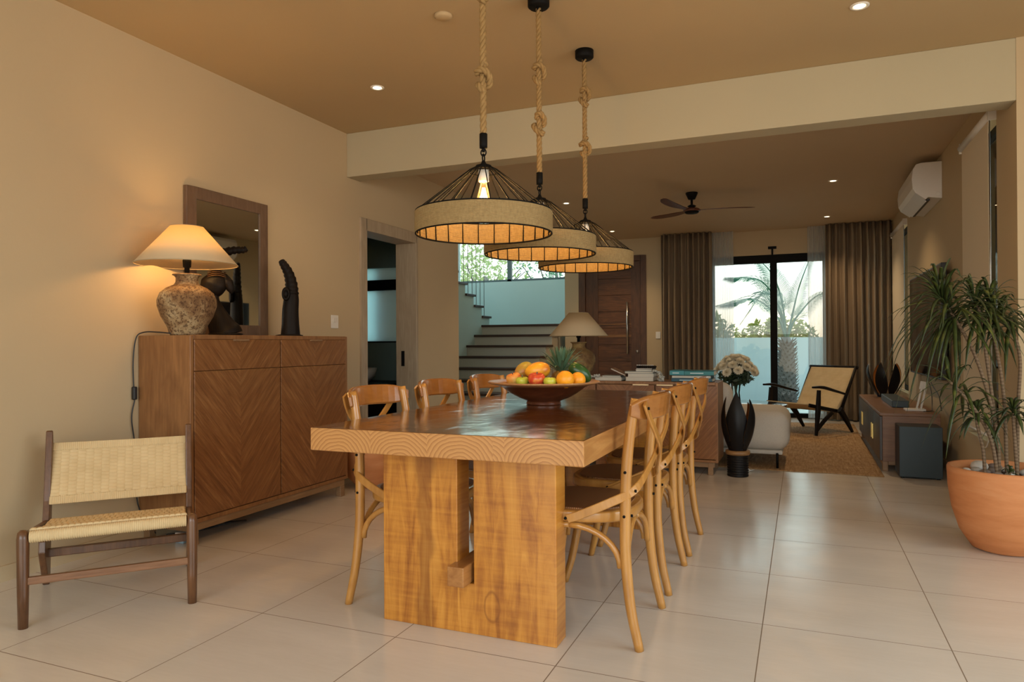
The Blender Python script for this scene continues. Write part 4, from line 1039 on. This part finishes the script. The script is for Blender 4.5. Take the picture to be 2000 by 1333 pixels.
# lotus shaped vessels
BLK = plain('matt_black_shell', (.007, .0065, .007), .42, var=.1, spec=.25); GOLD = plain('gold_leaf_inner', (.50, .22, .06), .4, .8)
def petal(R_, H_, ang, wdt, z0, lean=0., tipc=.5):
    b = MB()
    def f(u, v, off=0):
        t = v; w_ = wdt*min(1, t*2.2+.45)*max(0, 1-t**1.6)**.8*1.05
        r = R_*(.50+.55*sin(pi*min(1, t*.80+.02)))*(1+lean*t*t)*.95+off
        a = ang+(u-.5)*w_*1.0/1.0
        return (r*cos(a), r*sin(a), z0+H_*t)
    b.grid(lambda u, v: f(u, v), 10, 18, mi=0); b.grid(lambda u, v: f(1-u, v, -.004), 10, 18, mi=1); return b
def lotus(name, label, cat, loc, R_, H_, n, z0, angs, base):
    o = thing(name, label, cat, loc)
    for i, (a, hs, wd, ln) in enumerate(angs): petal(R_, H_*hs, radians(a), wd, z0, ln).build('petal', [BLK, GOLD], o)
    b = MB(); b.lathe([(0, z0-.004), (R_*.5, z0-.004), (R_*.56, z0+.02), (R_*.4, z0+.03), (0, z0+.03)], 32); b.build('petal_base', BLK, o)
    if base:
        b = MB(); pr = [(0, 0), (.078, 0)]
        for k in range(9): z = .004+k*.0185; pr += [(.078, z), (.081, z+.006), (.078, z+.012), (.072, z+.016)]
        pr += [(.078, .17), (0, .17)]; b.lathe(pr, 40); b.build('ribbed_base', BLK, o)
        b = MB(); b.lathe([(0, .168), (.086, .168), (.094, .180), (.092, .200), (0, .202)], 40); b.build('collar', wood('collar_wood', (.22, .11, .04), (.36, .20, .08), 'x', 2), o)
    return o
# camera looks from -Y/+X side: petal angles around -90 face the viewer
lotus('floor_vase', 'tall black lotus petal floor vase on ribbed base beside the sideboard', 'vase', (-.466, 5.72, 0), .128, .47, 6, .198,
      [(-92, 1.0, 2.1, -.35), (-160, .88, 1.5, -.10), (-28, .87, 1.25, .10), (40, .80, 1.5, 0), (105, .95, 1.8, -.3), (170, .9, 1.5, -.1)], True)
lotus('lotus_bowl', 'black lotus petal lantern with copper inside standing on the tv bench', 'lantern', (.80, 8.15, .47), .15, .36, 6, .004,
      [(-112, 1.0, .95, .30), (-62, .96, .9, .35), (-165, .95, .9, .45), (-12, .98, .8, .85), (50, .95, .9, .6), (110, .9, .9, .5), (158, .9, .85, .5)], False)

# TV bench
tv = thing('tv_bench', 'low wooden tv bench with dark front doors and brass handles', 'cabinet', (0, 0, 0))
x0, x1, y0, y1 = .575, 1.0, 6.33, 8.49
b = MB(); b.box(x0, y0, .445, x1, y1, .47); b.build('top', TVW, tv, bevel=.003)
b = MB(); b.box(x0+.02, y0, .08, x1, y0+.022, .445); b.box(x0+.02, y1-.022, .08, x1, y1, .445); b.box(x0+.02, y0+.02, .08, x1, y1-.02, .10); b.box(x1-.02, y0+.02, .1, x1, y1-.02, .445); b.box(x0+.04, y0+.02, .1, x0+.05, y1-.02, .44); b.build('body', TVW, tv, bevel=.002)
b = MB(); b.box(x0+.02, y0+.01, 0, x0+.06, y0+.05, .08); b.box(x1-.06, y0+.01, 0, x1-.02, y0+.05, .08); b.box(x0+.02, y1-.05, 0, x0+.06, y1-.01, .08); b.box(x1-.06, y1-.05, 0, x1-.02, y1-.01, .08); b.box(x0+.02, y0+.05, .05, x0+.05, y1-.05, .08); b.box(x0+.06, y0+.012, .05, x1-.06, y0+.035, .08)
b.build('base_frame', CABH, tv, bevel=.003)
dm = plain('dark_bench_door', (.045, .032, .026), .4)
for k in range(4):
    a0 = y0+.005+(y1-y0-.01)*k/4; a1 = y0+(y1-y0)*(k+1)/4-.005
    d = MB().box(x0, a0, .085, x0+.02, a1, .44).build('door', dm, tv, bevel=.002)
    ys = a1-.05 if k % 2 == 0 else a0+.05
    MB().box(x0-.016, ys-.006, .20, x0-.006, ys+.006, .33).build('handle', BRASS, d, bevel=.002)
tvs = thing('television', 'large black flat television on the right wall above the tv bench', 'television', (0, 0, 0))
MB().box(XR-.075, 6.35, .735, XR-.035, 8.05, 1.66).build('housing', BLACKP, tvs, bevel=.004); MB().box(XR-.077, 6.362, .75, XR-.0745, 8.038, 1.648).build('screen', TVS, tvs); MB().box(XR-.036, 6.9, 1.0, XR-.002, 7.5, 1.4).build('wall_mount', BLACKM, tvs)
BT = plain('blue_black_shell', (.025, .045, .055), .45)
b = MB().box(.72, 6.86, .47, .85, 7.75, .53); setp(b.build('soundbar', BT, bevel=.006), 'long dark box lying on the tv bench before the lantern', 'soundbar')
sb = thing('subwoofer', 'dark blue grey box subwoofer on the floor at the end of the tv bench', 'speaker', (.825, 6.05, 0))
MB().box(-.143, .012, .012, .143, .26, .395).build('cabinet', BLACKP, sb, bevel=.004); MB().box(-.143, 0, .012, .143, .014, .395).build('front_panel', BT, sb, bevel=.003)
b = MB()
for x in (-.12, .12):
    for y in (.03, .23): b.cyl((x, y, 0), .012, .014)
b.build('foot', BLACKP, sb)
rt = thing('router', 'white router with upright panel on the tv bench near the wall', 'router', (.86, 6.62, .47))
MB().box(-.075, -.06, 0, .075, .06, .016).build('base', WHITEP, rt, bevel=.004)
for dx in (.0, .05): MB().obox((.03+dx*.6, -.02, .10), (.014, .02, .18), Matrix.Rotation(radians(12), 3, 'Y')).build('antenna', WHITEP, rt, bevel=.003)
MB().obox((.065, .02, .205), (.05, .012, .07), Matrix.Rotation(radians(10), 3, 'Y')).build('panel', WHITEP, rt, bevel=.004)
b = MB(); b.tube(smooth_path([(.99, 6.9, .75), (1.0, 6.75, .62), (.985, 6.62, .49), (.96, 6.5, .48), (.9, 6.45, .478)]), .0035, 7); b.tube(smooth_path([(1.0, 6.95, .75), (1.02, 6.8, .66), (1.015, 6.5, .6), (1.02, 6.42, .49)]), .0035, 7)
setp(b.build('cable_bundle', BLACKP), 'black cables hanging behind the tv bench under the television', 'cord')
b = MB(); b.tube(smooth_path([(-.54, 5.95, .012), (-.5, 5.82, .03), (-.42, 5.88, .012), (-.36, 5.98, .012)]), .004, 7); b.tube(smooth_path([(-.58, 5.98, .02), (-.48, 5.93, .05), (-.38, 5.92, .014)]), .003, 7); setp(b.build('cable_bundle', WHITEP), 'thin pale cables on the floor behind the lotus floor vase', 'cord')

def lounge_far():
    o = thing('lounge_chair', 'dark framed armchair with woven cord seat and back by the garden window', 'chair', (-.115, 8.62, .007), radians(-38.9))
    hw = .33
    for sx in (-1, 1):
        b = MB(); b.strip(smooth_path([(sx*hw, 0, 0), (sx*hw, .03, .25), (sx*hw, .05, .50)]), .060, .034, Vector((1, 0, 0)), scale=[.6, 1.1, .8]); b.build('front_leg', DARKW, o)
        b = MB(); b.strip(smooth_path([(sx*hw, .62, 0), (sx*hw, .50, .16), (sx*hw, .40, .27)]), .058, .034, Vector((1, 0, 0)), scale=[.6, 1.1, 1.2]); b.build('rear_leg', DARKW, o)
        b = MB(); b.strip(smooth_path([(sx*hw, .0, .05), (sx*hw, .14, .16), (sx*hw, .27, .24)]), .046, .026, Vector((1, 0, 0))); b.build('brace', DARKW, o)
        b = MB(); b.strip(smooth_path([(sx*(hw+.01), -.06, .535), (sx*(hw+.01), .10, .53), (sx*(hw+.01), .30, .485), (sx*(hw-.0), .50, .44)]), .03, .05, Vector((1, 0, 0)), scale=[.7, 1.1, .9, .7]); b.build('armrest', DARKW, o, bevel=.004)
        b = MB(); b.strip([(sx*(hw-.04), -.06, .335), (sx*(hw-.04), .40, .25), (sx*(hw-.04), .50, .24)], .04, .024, Vector((1, 0, 0))); b.build('side_rail', DARKW, o)
    b = MB(); b.grid(lambda u, v: (-hw+.05+(2*hw-.1)*u, -.08+.55*v, .345-.10*v-.03*sin(pi*v)+.003*abs(sin(pi*v*26))), 20, 104); b.build('woven_seat', PCORD, o, solid=.014)
    b = MB(); b.grid(lambda u, v: (-hw+.04+(2*hw-.08)*u, .43+.30*v, .25+.49*v+.003*abs(sin(pi*v*34))-.0), 20, 136); b.build('woven_back', PCORD, o, solid=.014)
    b = MB(); b.rod((-hw+.01, .735, .735), (hw-.01, .735, .735), .020); b.rod((-hw+.01, .47, .25), (hw-.01, .47, .25), .018); b.build('back_rail', DARKW, o)
    for sx in (-1, 1): MB().rod((sx*(hw-.03), .46, .24), (sx*(hw-.03), .735, .745), .016).build('back_post', DARKW, o)
lounge_far()

# ================================================================== ON THE SIDEBOARD
def book(x0, y0, x1, y1, z0, z1, cover, label, rz=0, spine=None, front=False, name='book', group=None):
    o = thing(name, label, 'book', ((x0+x1)/2, (y0+y1)/2, z0), rz, group); hx, hy, h = (x1-x0)/2, (y1-y0)/2, z1-z0; t = min(.003, h*.2)
    b = MB(); b.box(-hx, -hy, 0, hx, hy, t); b.box(-hx, -hy, h-t, hx, hy, h)
    if front: b.box(-hx, -hy, 0, hx, -hy+.003, h)
    else: b.box(hx-.003, -hy, 0, hx, hy, h)
    b.build('cover', cover, o)
    MB().box(-hx+.004, -hy+.0035, t, hx-.0035, hy-.003, h-t).build('pages', PAPER, o)
    if spine: MB().box(-hx*.6, -hy-.0006, h*.35, hx*.3, -hy, h*.6).build('spine_title', spine, o)
    return o
cv = lambda n, c: plain(n, c, .5, var=.08)
WHT, CRM, GRY, BLKC, TEAL, NAVY = cv('white_cover', (.62, .58, .5)), cv('cream_cover', (.55, .48, .38)), cv('grey_cover', (.20, .21, .18)), cv('black_cover', (.03, .03, .03)), cv('teal_cover', (.05, .27, .31)), cv('navy_cover', (.03, .10, .14))
T0 = .727
book(-1.615, 5.72, -1.385, 5.90, T0, T0+.030, WHT, 'thick white book lying at the left, beside the lamp base')
book(-1.56, 5.74, -1.40, 5.88, T0+.030, T0+.042, GRY, 'thin grey book on top of the thick white book', .06)
book(-1.352, 5.72, -1.12, 5.92, T0, T0+.034, CRM, 'thick cream book at the bottom of the middle stack')
book(-1.335, 5.72, -1.12, 5.90, T0+.034, T0+.062, WHT, 'white book second from the bottom of the middle stack', .03)
book(-1.36, 5.73, -1.12, 5.90, T0+.062, T0+.080, GRY, 'grey book third in the middle stack', -.02)
book(-1.28, 5.76, -1.14, 5.88, T0+.080, T0+.094, WHT, 'small pale book near the top of the middle stack', .1)
book(-1.27, 5.76, -1.13, 5.87, T0+.094, T0+.106, BLKC, 'small black book topmost of the middle stack', -.08)
ob = book(-1.50, 5.76, -1.36, 5.90, T0+.06, T0+.072, cv('tan_cover', (.26, .13, .06)), 'tan booklet leaning between the two stacks of books'); ob.rotation_euler = (0, radians(24), 0); ob.location.x = -1.425; ob.location.z = T0+.066
TT = plain('pale_lettering', (.45, .60, .62), .5)
book(-.975, 5.72, -.655, 5.93, T0, T0+.028, NAVY, 'dark navy book at the bottom of the right stack', 0, TT, True)
book(-.975, 5.72, -.665, 5.93, T0+.028, T0+.052, cv('slate_cover', (.06, .13, .16)), 'slate coloured book in the middle of the right stack', .015)
book(-.985, 5.70, -.87, 5.92, T0+.052, T0+.092, TEAL, 'teal book at the left on top of the right stack', 0, TT, True)
book(-.868, 5.70, -.64, 5.92, T0+.052, T0+.090, cv('deep_teal_cover', (.04, .22, .23)), 'wide teal book at the right on top of the right stack', 0, TT, True)
sh = thing('beaded_ornament', 'dark beaded ornament lying on top of the middle book stack', 'ornament', (-1.195, 5.81, T0+.106))
b = MB(); rnd = random.Random(2)
for k in range(26):
    a = 2*pi*k/26; b.M = Matrix.Translation((cos(a)*.075, sin(a)*.04, .010)); b.lathe([(0, -.010), (.009, -.005), (.011, 0), (.009, .005), (0, .010)], 8)
b.M = Matrix.Identity(4); b.build('dark_bead', DARKW, sh)
b = MB()
for k in range(13):
    b.M = Matrix.Translation((-.07+k*.011, -.03+.004*sin(k*2), .024)); b.lathe([(0, -.006), (.005, 0), (0, .006)], 8)
b.build('white_bead', PORC, sh)
def garland(pts, label, seed):
    b = MB(); rnd = random.Random(seed); P_ = resample(smooth_path(pts, 5), .017)
    for p in P_:
        for q in range(2):
            d = Vector((rnd.uniform(-.008, .008), rnd.uniform(-.008, .008), rnd.uniform(-.004, .006))); b.M = Matrix.Translation(Vector(p)+d) @ Matrix.Rotation(rnd.uniform(0, 3), 4, 'X')
            b.lathe([(0, -.009), (.008, -.004), (.010, 0), (.007, .005), (0, .009)], 8)
    setp(b.build('shell_garland', plain('shell', (.45, .45, .40), .35, var=.3, scale=40)), label, 'garland')
garland([(-1.12, 5.71, T0+.085), (-1.08, 5.70, T0+.075), (-1.06, 5.69, T0+.04), (-1.04, 5.70, T0+.012), (-1.08, 5.72, T0+.012), (-1.05, 5.76, T0+.03), (-1.08, 5.8, T0+.07)], 'pale shell garland draped at the right of the middle book stack', 3)
garland([(-1.66, 5.70, T0+.012), (-1.64, 5.69, T0+.03), (-1.60, 5.70, T0+.04), (-1.57, 5.71, T0+.042)], 'pale shell garland lying beside the lamp base', 4)

# ================================================================== FRUIT BOWL
bw = thing('fruit_bowl', 'wide dark wooden bowl with broad rim at the middle of the table', 'bowl', (-1.142, 3.154, .75))
BOWLW = wood('bowl_wood', (.055, .013, .006), (.17, .05, .02), 'x', 3, .28, .15, coat=.3)
RIMW = wood('bowl_rim_wood', (.30, .13, .05), (.50, .27, .11), 'x', 6, .35)
b = MB(); b.lathe([(0, .0), (.080, .0), (.084, .006), (.080, .016), (.088, .020), (.125, .034), (.165, .058), (.200, .085), (.225, .094), (.232, .095), (.2, .088), (.16, .064), (.12, .042), (.06, .030), (0, .028)], 64); b.build('body', BOWLW, bw)
b = MB(); b.lathe([(.214, .090), (.262, .103), (.268, .108), (.264, .112), (.210, .098), (.205, .092), (.214, .090)], 64, cap=False); b.build('rim', RIMW, bw)
def m_fruit(name, stops, sc=6, rough=.35, bump=.1, bs=90):
    s = NT(name); n_ = s.noise(s.obj(), sc, 3, .5, .5); g = s.noise(s.obj(), bs, 3); return s.pbr(s.ramp(n_, stops), rough, 0, s.bump(g, bump, .002), .5)
ORNG = m_fruit('orange_peel', [(.3, (.86, .32, .01)), (.7, (.92, .42, .02))], 6, .4, .3, 160)
RAPP = m_fruit('red_apple_skin', [(.35, (.50, .03, .02)), (.55, (.66, .09, .03)), (.72, (.80, .40, .08))], 22, .3)
GAPP = m_fruit('green_apple_skin', [(.3, (.42, .50, .03)), (.7, (.60, .62, .08))], 9, .3)
PEAC = m_fruit('peach_skin', [(.36, (.66, .12, .03)), (.5, (.82, .34, .06)), (.66, (.88, .58, .16))], 11, .5)
MANG = m_fruit('orange_mango_skin', [(.36, (.55, .16, .02)), (.5, (.85, .36, .02)), (.72, (.92, .48, .03))], 9, .35)
MANG2 = m_fruit('green_mango_skin', [(.3, (.26, .24, .03)), (.5, (.46, .34, .04)), (.7, (.52, .16, .05))], 10, .4)
AVOC = m_fruit('avocado_skin', [(.3, (.012, .045, .010)), (.7, (.03, .10, .02))], 12, .3, .35, 70)
PINE = m_fruit('pineapple_skin', [(.3, (.14, .06, .01)), (.7, (.45, .25, .04))], 40, .5, .6, 60); PLEAF = plain('pineapple_leaf', (.08, .16, .09), .5, var=.35)
def fruit(name, cat, label, c, rx, ry, rz_, mat, rot=(0, 0, 0), prof='round', stem=True):
    o = thing(name, label, cat, c); o.rotation_euler = rot
    pr = []
    for k in range(17):
        a = -pi/2+pi*k/16; r = cos(a); z = sin(a)
        if prof == 'apple': r *= 1+.10*sin(a); z = z-.22*max(0, z)**6*2.2+.10*max(0, -z)**6
        if prof == 'pear': r *= 1-.24*(z+1)*.5*(1 if z > -.2 else .6)
        if prof == 'mango': r *= 1+.10*z
        pr.append((max(r, 0), z))
    b = MB(); b.M = Matrix.Diagonal((rx, ry, rz_, 1)); b.lathe(pr, 32); b.M = Matrix.Identity(4); b.build('flesh', mat, o)
    if stem: b = MB(); zt_ = rz_*(.62 if prof == 'apple' else .97); b.tube([(0, 0, zt_), (.002, 0, zt_+.012)], [.0022, .003], 6); b.build('stem', TRUNK, o)
    return o
B0 = .75
fruit('orange', 'orange', 'bright orange at the right front of the fruit bowl', (-.990, 3.02, .877), .041, .041, .040, ORNG, stem=False)
fruit('orange', 'orange', 'orange tucked behind the front orange, touching the avocado', (-.955, 3.10, .872), .036, .036, .036, ORNG, stem=False)
fruit('apple', 'apple', 'red apple at the middle front of the bowl', (-1.122, 3.005, .877), .040, .040, .037, RAPP, (.2, .1, 0), 'apple')
fruit('apple', 'apple', 'small green apple between the peach and the red apple', (-1.195, 3.01, .866), .030, .030, .029, GAPP, (.1, 0, 0), 'apple')
fruit('apple', 'apple', 'small green apple between the red apple and the front orange', (-1.056, 3.00, .866), .030, .030, .029, GAPP, (-.1, 0, 0), 'apple')
fruit('peach', 'peach', 'orange and yellow peach at the left front of the bowl', (-1.258, 3.06, .875), .036, .036, .036, PEAC, (.2, -.2, 0), 'apple')
fruit('mango', 'mango', 'large orange mango lying on top behind the red apple', (-1.175, 3.16, .910), .041, .040, .062, MANG, (0, radians(82), radians(20)), 'mango')
fruit('mango', 'mango', 'greenish mango behind and left of the orange mango', (-1.275, 3.24, .905), .042, .040, .055, MANG2, (0, radians(65), radians(50)), 'mango')
fruit('avocado', 'avocado', 'dark green avocado resting at the right of the bowl', (-.965, 3.17, .902), .036, .035, .062, AVOC, (0, radians(-52), radians(20)), 'mango')
pa = thing('pineapple', 'pineapple with spiky blue green crown at the back of the bowl', 'pineapple', (-1.095, 3.275, .80))
b = MB(); b.lathe([(0, 0), (.03, .005), (.046, .03), (.050, .06), (.042, .09), (.022, .108), (0, .11)], 28, fn=lambda a, z: 1+.03*sin(a*9+z*150)); b.build('flesh', PINE, pa)
b = MB(); rnd = random.Random(9)
for k in range(46):
    a = k*2.399; t = k/46; L = .075+.07*(1-abs(t-.45)); el = radians(18+66*t); base = Vector((cos(a)*.012, sin(a)*.012, .10+.02*t)); d = Vector((cos(a)*cos(el), sin(a)*cos(el), sin(el)))
    pth = [base, base+d*L*.4+Vector((0, 0, .006)), base+d*L*.75+Vector((0, 0, .002)), base+d*L-Vector((0, 0, .018*(1-t)))]
    b.strip(smooth_path(pth, 3), .013, .0018, Vector((-cos(a)*sin(el), -sin(a)*sin(el), cos(el))), scale=[1.0, 1.1, .7, .08])
b.build('crown', PLEAF, pa)

# ================================================================== POTTED PLANT
pt = thing('planter_pot', 'large rounded terracotta pot on the floor at the right edge', 'pot', (.93, 4.16, 0))
b = MB(); b.lathe([(0, 0), (.115, 0), (.145, .012), (.195, .09), (.228, .20), (.243, .31), (.247, .40), (.243, .41), (.226, .41), (.222, .36), (.21, .30)], 64, cap=False); b.build('pot_wall', TERRA, pt)
b = MB(); b.grid(lambda u, v: (.215*(2*u-1)*math.sqrt(1-.5*(2*v-1)**2), .215*(2*v-1)*math.sqrt(1-.5*(2*u-1)**2), .355+.012*noise.noise(Vector((u*9, v*9, 0)))), 30, 30); b.build('soil', plain('potting_soil', (.035, .022, .015), .95, var=.5, scale=50), pt)
rnd = random.Random(11); PEB = [plain('pebble_a', (.42, .38, .33), .6, var=.3, scale=30), plain('pebble_b', (.24, .19, .16), .6, var=.3, scale=30), plain('pebble_c', (.60, .56, .5), .6, var=.2, scale=30)]
for k in range(20):
    a = k*2.399; r = .17*math.sqrt((k+1)/20); s_ = rnd.uniform(.016, .028) if k != 14 else .042
    b = MB(); b.M = Matrix.Rotation(rnd.uniform(0, 3), 4, 'Z') @ Matrix.Diagonal((s_*1.35, s_, s_*.75, 1)); b.lathe([(cos(q*pi/6-pi/2), sin(q*pi/6-pi/2)) for q in range(7)], 10)
    o = b.build('pebble', PEB[k % 3]); o.location = (.93+cos(a)*r, 4.16+sin(a)*r, .367+s_*.55)
    setp(o, 'small rounded pebble on the soil of the large terracotta pot' if k != 14 else 'largest grey stone on the soil of the large terracotta pot', 'pebble', 'pebbles in the planter pot')
def dracaena():
    o = thing('dracaena_plant', 'tall multi stemmed dracaena with drooping strap leaves growing in the pot', 'plant', (0, 0, 0))
    yb = 4.14; G = .355
    stems = [
        [(.90, 4.12, G), (.885, 4.11, .62), (.80, 4.08, .95), (.70, 4.05, 1.16), (.63, 4.03, 1.27)],
        [(.90, 4.13, G), (.88, 4.13, .70), (.845, 4.12, 1.00), (.83, 4.10, 1.14), (.79, 4.09, 1.26)],
        [(.94, 4.16, G), (.93, 4.16, .75), (.895, 4.15, 1.02), (.865, 4.14, 1.17), (.87, 4.14, 1.24)],
        [(.985, 4.17, G), (.99, 4.17, .70), (1.0, 4.17, .95), (.96, 4.15, 1.10), (.89, 4.13, 1.18)],
        [(.89, 4.10, G), (.86, 4.09, .55), (.79, 4.07, .70), (.715, 4.05, .80), (.67, 4.04, .85)],
        [(.84, 4.12, G), (.83, 4.11, .50), (.805, 4.10, .62), (.80, 4.10, .69)],
        [(.97, 4.10, G), (.955, 4.09, .60), (.95, 4.09, .71)],
        [(.93, 4.08, G), (.935, 4.08, .40)]]
    lead = [(0, 100, .37, .62), (1, 44, .28, .35), (2, 50, .30, .40), (3, 36, .30, .32), (4, 24, .28, .45), (5, 32, .18, .5), (6, 28, .18, .4), (7, 10, .09, .3)]
    for s_ in stems: MB().tube(smooth_path(s_, 8), [.0085, .0080, .0075, .006], 8).build('cane', STEMM, o)
    rnd = random.Random(4)
    for (si, n_, L0, dr_) in lead:
        s_ = stems[si]; tip = Vector(s_[-1]); d0 = (tip-Vector(s_[-2])).normalized(); b = MB(); ax = d0*.6+Vector((0, 0, .4)); ax.normalize()
        q = ax.orthogonal().normalized(); q2 = ax.cross(q)
        span = .16 if si == 0 else (.11 if si < 5 else .05)
        for k in range(n_):
            t = k/max(1, n_-1); a = k*2.399+rnd.uniform(-.3, .3); base = tip-d0*span*(1-t)
            el = radians(-16+92*t**1.5+rnd.uniform(-14, 14)); L = L0*rnd.uniform(.7, 1.12)*(1-.25*t)
            hd = q*cos(a)+q2*sin(a)
            d = (hd*cos(el)+ax*sin(el)).normalized()
            dro = L*(.30+.55*dr_*(1-t))*rnd.uniform(.6, 1.3)
            p1 = base+d*L*.33+Vector((0, 0, .015)); p2 = base+d*L*.68-Vector((0, 0, dro*.30)); p3 = base+d*L*.9-Vector((0, 0, dro))
            if max(p1.x, p2.x, p3.x) > 1.9: continue
            pth = smooth_path([base, p1, p2, p3], 3); side = d.cross(Vector((0, 0, 1)))
            if side.length < .05: side = q
            side.normalize(); nrm = side.cross(d).normalized()
            b.strip(pth, rnd.uniform(.014, .019), .0014, nrm, scale=[.45, 1.1, .95, .05], smooth=False) if False else b.sweep(pth, [(.0007, -.0078), (-.0012, 0), (.0007, .0078), (.0016, 0)], up=nrm, scale=[.5, 1.2, 1.05, .06], smooth=True)
        b.build('leaf_crown', LEAF, o)
dracaena()

# teal mat whose corner just enters the frame
b = MB(); b.box(-3.0, .6, 0, -2.335, 1.405, .012); setp(b.build('floor_mat', plain('teal_mat', (.03, .12, .12), .8)), 'corner of a dark teal mat at the lower left edge', 'mat')
